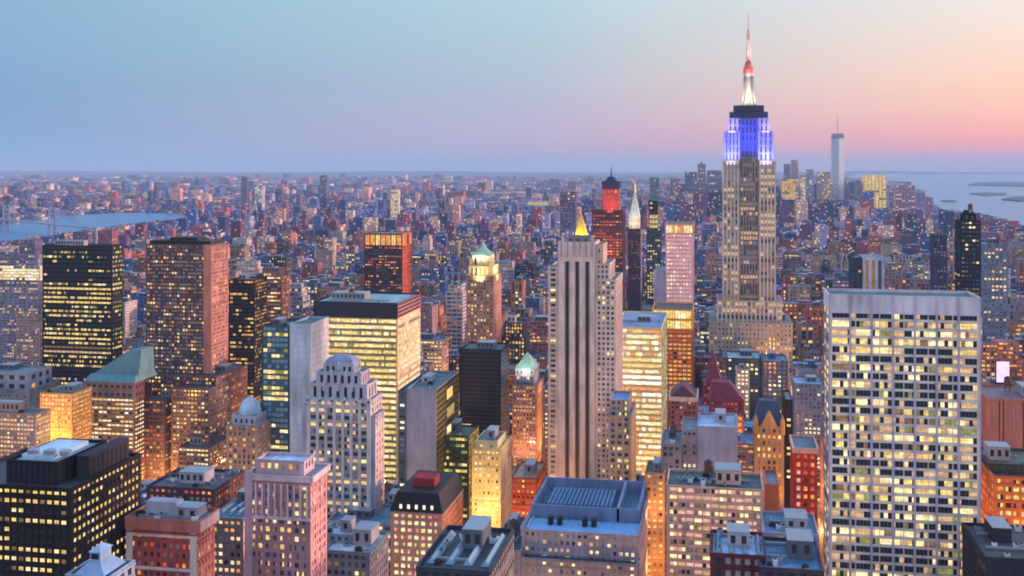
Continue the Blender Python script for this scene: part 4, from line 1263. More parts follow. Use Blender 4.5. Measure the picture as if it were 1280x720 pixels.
        mb = MB(); mb.loft([mb.rect(x0 - .3, x1 + .3, y0 - .3, y1, z1 + .3), mb.rect(x0 + 2.5, x1 - 2.5, y0 + 2.5, y1 - 2.5, zt)], masonry('14161E', rough=.6)); P(mb, 'mansard_roof')
        for k in range(5):
            xx = x0 + w * (.2 + .15 * k); zz = z1 + (zt - z1) * .3
            mb = MB(); mb.box(xx - .8, xx + .8, y0 + .1, y0 + 2.5, zz - 1.2, zz + 1.4, masonry('2A2C34')); mb.poly([(xx - .6, y0 + .05, zz - 1), (xx + .6, y0 + .05, zz - 1), (xx + .6, y0 + .05, zz + 1), (xx - .6, y0 + .05, zz + 1)], WM['w'])
            P(mb, 'dormer')
        mb = MB(); mb.box(x0 + w * .3, x0 + w * .72, y0 + 12, y0 + 22, zt, zt + 4, masonry('8A2A30')); P(mb, 'penthouse')
        lamp(root, loc, 'AREA', (x1 + 10, y0 + 20, z1 - 40), 4500, 'FF8438', 6, (x1, y0 + 20, z1 - 15), 140)
    elif e == 'slab_side':
        mb = MB()
        for k in range(9):
            zz = z1 - 8 - k * 11
            mb.poly([(x1 + .05, y0 + 26, zz - 3), (x1 + .05, y0 + 40 + (k % 3) * 4, zz - 3), (x1 + .05, y0 + 40 + (k % 3) * 4, zz + 3), (x1 + .05, y0 + 26, zz + 3)], WM['yGc'[k % 3]])
        P(mb, 'stairwell_glazing')
    elif e == 'copper_crown':
        tb = B[2]
        mb = MB(); pyramid(mb, (tb[0], tb[1], tb[2], tb[3]), tb[5] + .3, Z(601, 304, 20), cop, .05, 4, .5); P(mb, 'pyramid_roof')
        mb = MB(); cx, cy = (tb[0] + tb[1]) / 2, (tb[2] + tb[3]) / 2
        mb.loft([mb.ring(cx, cy, Z(601, 306, 20), .8, n=8), mb.ring(cx, cy, Z(601, 299, 20), .15, n=8)], steel); P(mb, 'finial')
        for xx, yy in ((cx, B[1][2] - 9), (B[1][1] + 9, cy)):
            lamp(root, loc, 'AREA', (xx, yy, B[1][4] - 2), 6000, 'FFE6A0', 8, (cx, cy, B[2][5] - 4), 130)
        lamp(root, loc, 'AREA', (cx, tb[2] - 10, tb[5] - 2), 3500, 'E0FFD8', 6, (cx, cy, tb[5] + 14), 130)
    elif e == 'green_pyramid':
        tb = B[1]
        mb = MB(); pyramid(mb, (tb[0], tb[1], tb[2], tb[3]), tb[5] + .3, Z(656, 441, 15), masonry('98B8A4', rough=.6), .03, 1, .6); P(mb, 'pyramid_roof')
        cx = (tb[0] + tb[1]) / 2
        lamp(root, loc, 'AREA', (cx, tb[2] - 10, tb[5] - 2), 2600, 'F4FFE8', 6, (cx, tb[2] + 8, tb[5] + 8), 130)
        for k in range(3):
            lamp(root, loc, 'AREA', (x0 + w * (.2 + .3 * k), y0 - 12, z1 - 62), 1300, 'FFB888', 5, (x0 + w * (.2 + .3 * k), y0, z1 - 40), 140)
        lamp(root, loc, 'AREA', (x1 + 9, y0 + 18, z1 - 60), 3500, 'FFB878', 5, (x1, y0 + 18, z1 - 40), 140)
    elif e == 'yellow_flood':
        for k, zz in enumerate((z1 - 75, z1 - 40)):
            for f in (.2, .8):
                lamp(root, loc, 'AREA', (x0 + w * f, y0 - 24, zz), 6500, 'FFD888', 10, (x0 + w * f, y0, zz + 16), 160)
    elif e == 'street_glow':
        for k in range(3):
            lamp(root, loc, 'AREA', (x0 + w * .5, y0 - 14, z1 - 20 - 26 * k), 2600, 'FFB468', 8, (x0 + w * .5, y0, z1 - 10 - 26 * k), 160)
    elif e == 'orange_flood':
        for f in (.3, .8):
            lamp(root, loc, 'AREA', (x0 + w * f, y0 - 10, z1 - 40), 2200, 'FF9858', 5, (x0 + w * f, y0, z1 - 15), 150)
        lamp(root, loc, 'AREA', (x1 + 6, y0 + 16, z1 - 40), 2200, 'FF9858', 5, (x1, y0 + 16, z1 - 15), 150)
    elif e == 'stripes':
        for pc in (709, 721.6, 734.2):
            mb = MB()
            xa, xb = X(pc - 1.9), X(pc + 1.9)
            mb.box(xa - .5, xa, y0 - .5, y0, z0, z1 - 12, masonry('8C7E86')); mb.box(xb, xb + .5, y0 - .5, y0, z0, z1 - 12, masonry('8C7E86'))
            mb.box(xa, xb, y0 - .06, y0 - .01, z0, z1 - 12, plain('stripe_spandrel', '1E1820', .4))
            n = int((z1 - 14) / 3.8)
            for k in range(n):
                mb.box(xa, xb, y0 - .2, y0 - .06, 1 + k * 3.8 + 2.5, 1 + k * 3.8 + 3.3, plain('stripe_bar', '2A2028', .5))
            P(mb, 'window_stripe')
        mb = MB()
        for k in range(6):
            xx = x0 + w * (k + .5) / 6
            mb.box(xx - .5, xx + .5, y0 - .4, y0, z1 - 9, z1, masonry('A89CA8'))
        P(mb, 'crown_fins')
    elif e == 'sunken':
        blue = masonry('54789C', rough=.6)
        mb = MB(); rim(mb, x0 + 1, x1 - 1, y0 + d * .3, y1 - 1, z1 - .9, z1 + 5.5, 1.2, masonry('6C80A4')); P(mb, 'roof_screen')
        mb = MB(); mb.box(x0 + 6, x1 - 13, y0 + d * .42, y1 - 9, z1 - .7, z1 + 2.2, masonry('2C4058'))
        for k in range(16):
            xx = x0 + 7 + k * (w - 22) / 16
            mb.box(xx, xx + 1.4, y0 + d * .45, y1 - 11, z1 + 2.2, z1 + 3.2, blue)
        P(mb, 'cooling_plant')
        mb = MB(); mb.box(x1 - 12, x1 - 10.8, y0 + d * .3, y1 - 2, z1 - .7, z1 + 5.8, masonry('7C8CAC')); P(mb, 'roof_wall')
        for f in (.2, .28, .5, .58):
            mb = MB(); xx = x0 + w * f
            mb.box(xx, xx + 2.2, y0 + d * .14, y0 + d * .2, z1 - .7, z1 + 3.2, blk); P(mb, 'roof_hatch')
        mb = MB(); mb.box(x0 + 1, x1 - 1, y0 + 1.2, y0 + d * .27, z1 - .75, z1 - .45, masonry('6C9CC8', rough=.5)); P(mb, 'roof_terrace')
        mb = MB(); mb.box(x1 - 8.5, x1 - 7.9, y0 - .4, y0, z0, z1, masonry('A49CAC')); P(mb, 'corner_pier')
    elif e == 'red_mast':
        tb = B[3]
        cx, cy = (tb[0] + tb[1]) / 2, (tb[2] + tb[3]) / 2
        mb = MB(); mb.loft([mb.ring(cx, cy, tb[5], 10, n=12), mb.ring(cx, cy, tb[5] + 6, 6, n=12), mb.ring(cx, cy, tb[5] + 8, 1.2, n=12), mb.ring(cx, cy, Z(763, 208), .3, n=12)], masonry('2A3060')); P(mb, 'mast')
        lamp(root, loc, 'AREA', (cx, B[2][2] - 14, B[2][4] + 1), 3500, 'FF7A60', 8, (cx, cy, B[2][5] - 8), 140)
        lamp(root, loc, 'AREA', (x0 + w * .5, y0 - 25, z1 - 60), 15000, 'FF6A38', 10, (x0 + w * .5, y0, z1 - 15), 140)
    elif e == 'point_white':
        tb = B[1]
        mb = MB(); pyramid(mb, tb[:4], tb[5] + .3, Z(793, 240), masonry('D8D8D0'), .12, 1, .3); P(mb, 'pyramid_roof')
        cx, cy = (tb[0] + tb[1]) / 2, (tb[2] + tb[3]) / 2
        mb = MB(); mb.loft([mb.ring(cx, cy, Z(793, 241), 1.8, n=8), mb.ring(cx, cy, Z(793, 228), .3, n=8)], plain('gilt', 'D8B050', .35, .8)); P(mb, 'lantern')
        lamp(root, loc, 'AREA', (cx, tb[2] - 16, tb[4]), 5500, 'FFECC0', 8, (cx, cy, tb[5] + 20), 120)
    elif e == 'gold_pyramid':
        tb = B[1]
        mb = MB(); x_0, x_1 = X(716.5), X(733); dd = (x_1 - x_0)
        pyramid(mb, (x_0, x_1, h['Y'] + 8, h['Y'] + 8 + dd), tb[5] + .3, Z(725, 267), plain('gold_leaf', 'E8B83A', .45, .3), .03, 1); P(mb, 'pyramid_roof')
        cx, cy = (x_0 + x_1) / 2, h['Y'] + 8 + dd / 2
        for xx, yy in ((cx, cy - dd), (cx + dd, cy), (cx - dd, cy - 5)):
            lamp(root, loc, 'AREA', (xx, yy, tb[5] + 2), 6000, 'FFDC70', 6, (cx, cy, tb[5] + 16), 120)
    elif e == 'esb_top':
        mb = MB()
        top = B[8]
        cx, cy = (top[0] + top[1]) / 2, (top[2] + top[3]) / 2
        ZZ = lambda py: z_at(936, py, cy)
        pxm = t_at(936, cy) / FOC
        st = masonry('C8C0B0', rough=.5)
        mb.loft([mb.ring(cx, cy, ZZ(py), r * pxm, n=16) for py, r in ((132, 11.0), (128, 9.0), (122, 7.6), (115, 6.6), (108, 6.0), (92, 5.7))], st); P(mb, 'mooring_mast')
        for k in range(4):
            a = k * math.pi / 2 + math.pi / 4
            mb = MB(); dx, dy = math.cos(a), math.sin(a)
            ra, rb = 12.5 * pxm, 6.5 * pxm
            mb.loft([[(cx + dx * r + ox, cy + dy * r + oy, ZZ(py)) for ox, oy in ((-1.2, -1.2), (1.2, -1.2), (1.2, 1.2), (-1.2, 1.2))] for py, r in ((132, ra), (118, rb + 1), (95, rb))], masonry('8A8A90', rough=.5)); P(mb, 'buttress')
        mb = MB(); redd = masonry('B86468', rough=.5)
        mb.loft([mb.ring(cx, cy, ZZ(py), r * pxm, n=16) for py, r in ((92, 6.3), (87, 6.6), (84, 5.2), (80, 4.6), (76, 2.4))], redd); P(mb, 'mast_cap')
        mb = MB()
        mb.loft([mb.ring(cx, cy, ZZ(py), r * pxm, n=8) for py, r in ((76, 2.8), (56, 2.3), (54, 1.6), (38, 1.4), (36, .8), (16, .35))], masonry('D0B0AC', rough=.5))
        for py in (70, 63, 50, 44):
            mb.loft([mb.ring(cx, cy, ZZ(py), 3.0 * pxm, n=8), mb.ring(cx, cy, ZZ(py - 2), 3.0 * pxm, n=8)], masonry('D8A8A0', rough=.5))
        P(mb, 'antenna')
        # floodlights: white from the lowest ledge, blue above
        lb = B[3]; rb_ = B[4]; yf = y0
        for bb in (lb, rb_):
            c = (bb[0] + bb[1]) / 2
            lamp(root, loc, 'AREA', (c, bb[2] - 7, bb[4] - 1.0), 2200, 'C8C4FF', 12, (c, bb[2], bb[4] + 7), 110)
            lamp(root, loc, 'AREA', (c, bb[2] - 14, bb[4] + 4), 15000, '3038F0', 12, (c, bb[2], bb[4] + 24), 120)
            lamp(root, loc, 'AREA', (c, B[5][2] - 7, B[5][4] + 2), 1500, 'B898FF', 8, (c, B[5][2], B[5][4] + 9), 120)
        lamp(root, loc, 'AREA', (cx, y0 - 14, B[6][4] + 14), 13000, '2830E0', 14, (cx, B[6][2], B[6][4] + 26), 130)
        for dx in (-1, 1):
            lamp(root, loc, 'AREA', (cx + dx * 14, cy - 17, ZZ(131)), 3200, 'FFEBC0', 4, (cx, cy, ZZ(110)), 90)
        lamp(root, loc, 'AREA', (cx, cy - 14, ZZ(96)), 1000, 'FFA8A0', 3, (cx, cy, ZZ(84)), 90)
        lamp(root, loc, 'AREA', (cx, cy - 16, ZZ(80)), 2600, 'FFD0C8', 3, (cx, cy, ZZ(50)), 70)
    elif e == 'grid_cap':
        mb = MB()
        n = 7
        for k in range(n + 1):
            xx = x0 + w * k / n
            mb.box(max(x0, xx - .45), min(x1, xx + .45), y0 - .55, y0 - .01, z0, B[1][5] + .4, masonry('B4ACC4'))
        P(mb, 'fins')
        mb = MB()
        mb.box(x0, x1, y0 - .3, y0 - .02, z1 - 1.0, z1 + .2, masonry('D0C8DC')); P(mb, 'cornice')
    elif e == 'pink_sign':
        xa, xb = X(1247), X(1263); za, zb = Z(1255, 479), Z(1255, 453)
        mb = MB(); mb.box(xa - .6, xb + .6, y0 + 3.4, y0 + 4.4, z1, zb + .6, blk); P(mb, 'sign_frame')
        m, t_, bb_ = new_mat('sign_violet')
        geo = N(t_, 'ShaderNodeNewGeometry'); v = N(t_, 'ShaderNodeTexNoise'); v.inputs['Scale'].default_value = .25
        t_.links.new(geo.outputs['Position'], v.inputs[0])
        mx = N(t_, 'ShaderNodeMix', data_type='RGBA'); t_.links.new(v.outputs[0], mx.inputs[0]); mx.inputs[6].default_value = srgb('D070FF'); mx.inputs[7].default_value = srgb('FFC8FF')
        t_.links.new(mx.outputs[2], bb_.inputs['Emission Color']); bb_.inputs['Emission Strength'].default_value = 1.1
        mb = MB(); mb.box(xa, xb, y0 + 3.2, y0 + 3.39, za, zb, m); P(mb, 'lit_sign')
    elif e == 'right_flood':
        for k in range(4):
            lamp(root, loc, 'AREA', (x0 + 4 + 9 * k, y0 - 10, z1 - 52 + 10 * (k % 2)), 5000, 'FFA050', 5, (x0 + 4 + 9 * k, y0, z1 - 24), 150)
        lamp(root, loc, 'AREA', (x0 - 7, y0 + 12, z1 - 40), 8000, 'FF9A40', 5, (x0, y0 + 12, z1 - 20), 160)
    elif e == 'gable_red':
        mb = MB(); zt = Z(854, 484)
        mb.loft([[(x0, y0, z1 + .9), (x1, y0, z1 + .9), (x1, y1, z1 + .9), (x0, y1, z1 + .9)], [(x0 + w * .45, y0 + 4, zt), (x0 + w * .55, y0 + 4, zt), (x0 + w * .55, y1 - 4, zt), (x0 + w * .45, y1 - 4, zt)]], masonry('5A3040', rough=.6)); P(mb, 'gabled_roof')
    elif e == 'red_hip':
        mb = MB(); zt = Z(908, 480)
        mb.loft([mb.rect(x0 - .5, x1 + .5, y0 - .5, y1 + .5, z1 + .3), mb.rect(x0 + 2, x0 + w * .6, y0 + 6, y1 - 6, zt)], masonry('742C40', rough=.6)); P(mb, 'hipped_roof')
        lamp(root, loc, 'AREA', (x0 + w / 2, y0 - 8, B[1][5] - 22), 4500, 'FF8438', 6, (x0 + w / 2, y0, B[1][5] - 5), 150)
    elif e == 'red_spire':
        mb = MB(); zt = Z(893, 440)
        mb.loft([mb.rect(x0 + 3, x1 - 3, y0 + 2, y1 - 2, z1), mb.rect(x0 + w * .44, x0 + w * .5, y0 + 10, y1 - 12, zt)], masonry('743048', rough=.6)); P(mb, 'spire')
    elif e == 'gable':
        cx = (x0 + x1) / 2
        st = masonry('C8945C')
        mb = MB(); zg = Z(961, 514)
        mb.loft([[(cx - 5, y0 - .5, z1 - .5), (cx + 5, y0 - .5, z1 - .5), (cx + 5, y0 + 1, z1 - .5), (cx - 5, y0 + 1, z1 - .5)], [(cx - .3, y0 - .5, zg), (cx + .3, y0 - .5, zg), (cx + .3, y0 + 1, zg), (cx - .3, y0 + 1, zg)]], st); P(mb, 'gable')
        mb = MB(); zt = Z(961, 505)
        mb.loft([mb.rect(x0 - .2, x1 + .2, y0 + 1.2, y1, z1 + .3), mb.rect(cx - 5, cx + 5, y0 + 8, y1 - 8, zt)], masonry('303C54', rough=.6)); P(mb, 'slate_roof')
        for xx in (x0 + .8, x1 - .8):
            mb = MB(); mb.loft([mb.ring(xx, y0 + .3, z1 - 4, 1.3, n=8), mb.ring(xx, y0 + .3, z1 + 3, 1.3, n=8), mb.ring(xx, y0 + .3, z1 + 7, .1, n=8)], st); P(mb, 'turret')
        lamp(root, loc, 'AREA', (cx, y0 - 11, z1 - 45), 2400, 'FFB470', 6, (cx, y0, z1 - 20), 150)
    elif e == 'wtc':
        cx, cy = (x0 + x1) / 2, (y0 + y1) / 2
        mb = MB(); zt = z_at(1047, 167, cy)
        r = w * .5
        mb.loft([mb.rect(cx - r, cx + r, cy - r, cy + r, z1 - 2), mb.rect(cx - r * .9, cx + r * .9, cy - r * .9, cy + r * .9, zt)], masonry('8A90A0')); P(mb, 'roof_parapet')
        mb = MB(); mb.loft([mb.ring(cx, cy, zt, 3, n=8), mb.ring(cx, cy, z_at(1047, 143, cy), .8, n=8)], masonry('C8A8A8')); P(mb, 'spire')
        mb = MB(); mb.box(x1 - w * .42, x1 + 1.5, y0 - 1.5, y0, 60, z1, plain('painted_sunset_glint', 'F4F0F0', .3, .6)); P(mb, 'painted_glint_strip')  # white strip stands in for sunset glinting off the glass
    elif e == 'pinnacle':
        cx, cy = (x0 + x1) / 2, (y0 + y1) / 2
        mb = MB(); mb.loft([mb.ring(cx, cy, z1, w * .3, n=8), mb.ring(cx, cy, z1 + 14, .5, n=8)], masonry('8C7C98')); P(mb, 'spire')

for i, h in enumerate(HEROES):
    mid = (h['pxr'][0] + h['pxr'][1]) / 2
    faces = h['faces'] or ('fr' if mid < 905 else 'fl')
    root, loc = build_building(h['name'], h['label'], h['cat'], h['tiers'], h['boxes'], faces, h['seed'] + i * 31, h['group'])
    extras(h, root, loc)

# ------------------------------------------------------------------ ordinary buildings, each its own
def fill_style(rg, Yf, hgt):
    tot = sum(p[3] for p in PAL)
    r = rg.random() * tot
    for p in PAL:
        r -= p[3]
        if r <= 0: break
    nm, wc, sc = p[0], p[1], p[2]
    kind = rg.random()
    lit = rg.choice([.15, .3, .45, .65]) if Yf < 1200 else rg.choice([.1, .2, .35])
    warm = rg.choice(['ydo', 'ydc', 'odr', 'cyp', 'ddoy'])
    if kind < .55:
        st = S(wc, side=sc, bay=rg.uniform(2.8, 3.8), fl=rg.uniform(3.5, 4.1), ww=rg.uniform(.42, .6), wh=rg.uniform(.45, .6), lit=lit, fv=.25, pal=warm, dark='kkKh', deep=.35)
    elif kind < .8:
        st = S(wc, side=sc, bay=rg.uniform(4, 6), fl=3.9, ww=rg.uniform(.75, .92), wh=.5, lit=lit, fv=.4, pal=warm, dark='kKKh', sub=2, deep=.3)
    else:
        st = S(wc, side=sc, span='4A4650', bay=rg.uniform(3, 4.4), fl=3.8, ww=.6, wh=.66, lit=lit, fv=.3, pal=warm, dark='kKh', deep=.5, sp=.35)
    if Yf > 1300:
        st['bay'] *= 1.5; st['fl'] *= 1.35
    return nm, st, lit
ROOFC = ['3C5478', '56749C', '283A54', '7898B4', '4C5070', '5C84AC', '8CA4BC', '30405C', '40688C', '1E2A3C']  # reflected sky blue is put into these roof colours
info = []
specs = []
for i in indiv:
    L = lots[i]
    rg = random.Random(i * 17 + 5)
    nm, st, lit = fill_style(rg, L[2], L[4])
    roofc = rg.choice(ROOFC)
    b0 = (L[0], L[1], L[2], L[3], 0.0, L[4])
    tiers = [dict(st=st, roofc=roofc, clutter=rg.choice([1, 2, 2, 3]), par=1.0)]
    boxes = [b0]
    stepped = False
    w, d = L[1] - L[0], L[3] - L[2]
    if rg.random() < .35 and L[4] > 34 and w > 14:
        stepped = True
        hh = L[4] - rg.uniform(8, 16)
        ins = rg.uniform(1.8, 3.6)
        boxes = [(L[0], L[1], L[2], L[3], 0.0, hh), (L[0] + ins, L[1] - ins, L[2] + ins, L[3] - ins * .5, hh - .6, L[4])]
        tiers = [dict(st=st, roofc=roofc, clutter=0, par=1.0), dict(st=st, roofc=roofc, clutter=1, par=1.0)]
    px = (project(L[0], L[2], L[4])[0] + project(L[1], L[2], L[4])[0]) / 2
    py = project(L[0], L[2], L[4])[1]
    specs.append(dict(i=i, nm=nm, st=st, lit=lit, tiers=tiers, boxes=boxes, stepped=stepped, px=px, py=py, Y=L[2], hgt=L[4], w=w))

def where(s):
    best = None
    for h in HEROES:
        if h['cat'] == 'skyscraper' and h['Y'] > 3000: continue
        m = (h['pxr'][0] + h['pxr'][1]) / 2
        a, b = h['pxr']
        gap = max(a - s['px'], s['px'] - b, 0)
        mid_y = (h['ytop'] + h['ybot']) / 2
        gy = max(h['ytop'] - s['py'], s['py'] - h['ybot'], 0)
        sc = gap + gy * 1.2 + abs(s['px'] - m) * .15
        if best is None or sc < best[0]:
            rel = 'left of' if s['px'] < a else ('right of' if s['px'] > b else ('beyond' if s['Y'] > h['Y'] else 'below'))
            best = (sc, rel, h['short'])
    return best[1], best[2]
for s in specs:
    rel, short = where(s)
    size = 'low' if s['hgt'] < 32 else ('mid-rise' if s['hgt'] < 62 else 'tall')
    s['key'] = (s['nm'], size, s['stepped'], rel, short)
from collections import defaultdict
buck = defaultdict(list)
for s in specs:
    buck[s['key']].append(s)
ORD = ['leftmost', 'second from the left', 'third from the left', 'fourth from the left', 'fifth from the left', 'sixth from the left', 'seventh from the left', 'eighth from the left']
for key, ls in buck.items():
    nm, size, stp, rel, short = key
    base = f"{size} {nm} {'stepped block' if stp else 'flat-roofed block'} {rel} the {short}"
    if len(ls) == 1:
        ls[0]['label'] = base
    else:
        ls.sort(key=lambda s: s['px'])
        for k, s in enumerate(ls):
            s['label'] = (base + ', ' + ORD[k]) if len(ls) > 2 and k < len(ORD) else (base + ', ' + ('the left one' if k == 0 else 'the right one'))
for s in specs:
    mid = s['px']
    build_building('city_block_building', s['label'], 'building', s['tiers'], s['boxes'], 'fr' if mid < 905 else 'fl', 500 + s['i'], 'ordinary city buildings between the towers')

# ------------------------------------------------------------------ the countless rest of the city as one mass
def city_mat(name, hexc, lit):
    m, t, b = new_mat(name)
    geo = N(t, 'ShaderNodeNewGeometry')
    sc = N(t, 'ShaderNodeVectorMath', operation='MULTIPLY'); sc.inputs[1].default_value = (1 / 4.6, 1 / 4.6, 1 / 3.6)
    t.links.new(geo.outputs['Position'], sc.inputs[0])
    fl = N(t, 'ShaderNodeVectorMath', operation='FLOOR'); t.links.new(sc.outputs[0], fl.inputs[0])
    wn = N(t, 'ShaderNodeTexWhiteNoise'); t.links.new(fl.outputs[0], wn.inputs[0])
    # walls only
    sn_ = N(t, 'ShaderNodeSeparateXYZ'); t.links.new(geo.outputs['Normal'], sn_.inputs[0])
    wallf = mathn(t, 'LESS_THAN', mathn(t, 'ABSOLUTE', sn_.outputs[2]), .5)
    on = mathn(t, 'MULTIPLY', mathn(t, 'GREATER_THAN', wn.outputs[0], 1 - lit), wallf)
    n2 = N(t, 'ShaderNodeTexNoise'); n2.inputs['Scale'].default_value = .02; t.links.new(geo.outputs['Position'], n2.inputs[0])
    s = mathn(t, 'ADD', mathn(t, 'MULTIPLY', n2.outputs[0], 1.0), .5)
    # window rows break the wall up
    pz = N(t, 'ShaderNodeSeparateXYZ'); t.links.new(geo.outputs['Position'], pz.inputs[0])
    rows = mathn(t, 'GREATER_THAN', mathn(t, 'FRACT', mathn(t, 'MULTIPLY', pz.outputs[2], 1 / 4.0)), .45)
    colsn = mathn(t, 'GREATER_THAN', mathn(t, 'FRACT', mathn(t, 'MULTIPLY', mathn(t, 'ADD', pz.outputs[0], pz.outputs[1]), 1 / 4.3)), .5)
    gl = mathn(t, 'MULTIPLY', mathn(t, 'MULTIPLY', rows, colsn), wallf)
    s = mathn(t, 'MULTIPLY', s, mathn(t, 'SUBTRACT', 1.0, mathn(t, 'MULTIPLY', gl, .7)))
    mx = N(t, 'ShaderNodeVectorMath', operation='SCALE'); mx.inputs[0].default_value = srgb(hexc)[:3]; t.links.new(s, mx.inputs[3])
    t.links.new(mx.outputs[0], b.inputs['Base Color'])
    b.inputs['Roughness'].default_value = .8
    cr = N(t, 'ShaderNodeValToRGB'); cr.color_ramp.elements[0].color = srgb('F09850'); cr.color_ramp.elements[1].color = srgb('FFE8C0')
    t.links.new(wn.outputs[1], cr.inputs[0])
    t.links.new(cr.outputs[0], b.inputs['Emission Color'])
    t.links.new(mathn(t, 'MULTIPLY', on, .8), b.inputs['Emission Strength'])
    m.cycles.emission_sampling = 'NONE'
    return m
CM = [city_mat('city_wall_' + c, c, l) for c, l in (('B44C5C', .04), ('6A2C48', .04), ('8A4C70', .04), ('E0988C', .07), ('4060A4', .04), ('223C80', .03), ('A8A0C8', .06), ('E0B8A4', .14), ('162A60', .03), ('703C70', .04), ('1C3068', .03), ('2A4C90', .03))]  # blue shade and pink sunset highlights are put into these wall colours
CR = [roofing(c) for c in ('243C74', '38609C', '182C5C', '6088B8', '443E74', '1C3468')]  # far roofs, also coloured with the blue of the sky above
def mass(name, L, label, cat):
    mb = MB()
    rg = random.Random(99)
    for (x0, x1, y0, y1, hh) in L:
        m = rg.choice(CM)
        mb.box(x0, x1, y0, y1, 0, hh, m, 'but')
        mb.poly([(x0, y0, hh), (x1, y0, hh), (x1, y1, hh), (x0, y1, hh)], rg.choice(CR))
        if hh > 20 and rg.random() < .5:
            w = x1 - x0; d = y1 - y0
            a = x0 + w * rg.uniform(.1, .5); b = y0 + d * rg.uniform(.2, .5)
            mb.box(a, a + w * .3, b, b + d * .3, hh, hh + rg.uniform(2.5, 6), m, 'u')
    o = mb.build(name)
    o['kind'] = 'stuff'; o['label'] = label; o['category'] = cat
    return o
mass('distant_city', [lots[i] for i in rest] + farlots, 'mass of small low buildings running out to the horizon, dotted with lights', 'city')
# ------------------------------------------------------------------ ground, water, streets
def flat(name, pts, z, mat):
    mb = MB(); mb.poly([(p[0], p[1], z) for p in pts], mat)
    return structure(mb.build(name))
m, t, b = new_mat('city_ground')
geo = N(t, 'ShaderNodeNewGeometry')
n1 = N(t, 'ShaderNodeTexVoronoi'); n1.inputs['Scale'].default_value = .012; t.links.new(geo.outputs['Position'], n1.inputs[0])
n2 = N(t, 'ShaderNodeTexNoise'); n2.inputs['Scale'].default_value = .0012; n2.inputs['Detail'].default_value = 6; t.links.new(geo.outputs['Position'], n2.inputs[0])
cr = N(t, 'ShaderNodeValToRGB')
cr.color_ramp.elements[0].color = srgb('24344E'); cr.color_ramp.elements[1].color = srgb('64708C')
e_ = cr.color_ramp.elements.new(.5); e_.color = srgb('3E4654')
sp_ = N(t, 'ShaderNodeSeparateXYZ'); t.links.new(n1.outputs['Color'], sp_.inputs[0])
t.links.new(mathn(t, 'ADD', mathn(t, 'MULTIPLY', sp_.outputs[0], .55), mathn(t, 'MULTIPLY', n2.outputs[0], .45)), cr.inputs[0])
t.links.new(cr.outputs[0], b.inputs['Base Color']); b.inputs['Roughness'].default_value = .9
GR = 37000.0
flat('ground', [(-GR, -2500), (GR, -2500), (GR, GR), (-GR, GR)], 0.0, m)

asph = masonry('3C3C42', rough=.8, var=.3)
roadm = MB(); walkm = MB(); markm = MB()
white = plain('road_paint', 'C8C8C0', .6)
pave = masonry('7C7A7C', rough=.85)
for a in AVE:
    if -1300 < a < 900:
        roadm.poly([(a - 10, 200, .3), (a + 10, 200, .3), (a + 10, 3000, .3), (a - 10, 3000, .3)], asph)
        for k in (-5, 0, 5):
            yy = 210
            while yy < 2200:
                markm.poly([(a + k - .09, yy, .31), (a + k + .09, yy, .31), (a + k + .09, yy + 4, .31), (a + k - .09, yy + 4, .31)], white)
                yy += 10
Yb = 250.0
while Yb < 3000:
    roadm.poly([(-1500, Yb - 6, .29), (900, Yb - 6, .29), (900, Yb + 5, .29), (-1500, Yb + 5, .29)], asph)
    for a in range(len(AVE) - 1):
        xa, xb = AVE[a] + 10.2, AVE[a + 1] - 10.2
        if xb < -1500 or xa > 900: continue
        walkm.box(xa, xb, Yb + 5.2, Yb + 73.8, 0.0, .45, pave, 'u')
    Yb += 80
structure(roadm.build('road')); structure(walkm.build('pavement')); structure(markm.build('road_markings'))

m, t, b = new_mat('river_water')
b.inputs['Base Color'].default_value = srgb('1A749F')
b.inputs['Roughness'].default_value = .3
b.inputs['IOR'].default_value = 1.33
b.inputs['Specular IOR Level'].default_value = .35
geo = N(t, 'ShaderNodeNewGeometry'); nz_ = N(t, 'ShaderNodeTexNoise'); nz_.inputs['Scale'].default_value = .02; nz_.inputs['Detail'].default_value = 5
t.links.new(geo.outputs['Position'], nz_.inputs[0])
bp = N(t, 'ShaderNodeBump'); bp.inputs['Strength'].default_value = .15; bp.inputs['Distance'].default_value = 6
t.links.new(nz_.outputs[0], bp.inputs['Height']); t.links.new(bp.outputs[0], b.inputs['Normal'])
flat('river', EAST_RIVER, .9, m)
flat('channel', CHANNEL, .9, m)
flat('harbour', HARBOUR, .9, m)
land = masonry('34485A')
for k, isl in enumerate(ISLANDS):
    mb = MB()
    n = len(isl)
    mb.loft([[(p[0], p[1], .5) for p in isl], [(p[0], p[1], 9.0 + (k % 2) * 3) for p in isl]], land)
    structure(mb.build('island_terrain'))

# low hills on the horizon
mb = MB(); rg = random.Random(5)
hm = masonry('3C5068')
for side_ in range(1):
    pts0, pts1 = [], []
    pr = []
    for k in range(90):
        px = -60 + k * 16
        Yh = 34500
        x = x_at(px, Yh)
        hh = 34 + 22 * math.sin(k * .21) + rg.uniform(-8, 8) + (26 if px > 1050 else 0)
        pr.append((x, hh))
    for k in range(len(pr) - 1):
        (xa, ha), (xb, hb) = pr[k], pr[k + 1]
        mb.poly([(xa, 34000, 1), (xb, 34000, 1), (xb, 34500, hb), (xa, 34500, ha)], hm)
        mb.poly([(xa, 34500, ha), (xb, 34500, hb), (xb, 36500, 1), (xa, 36500, 1)], hm)
structure(mb.build('hills'))

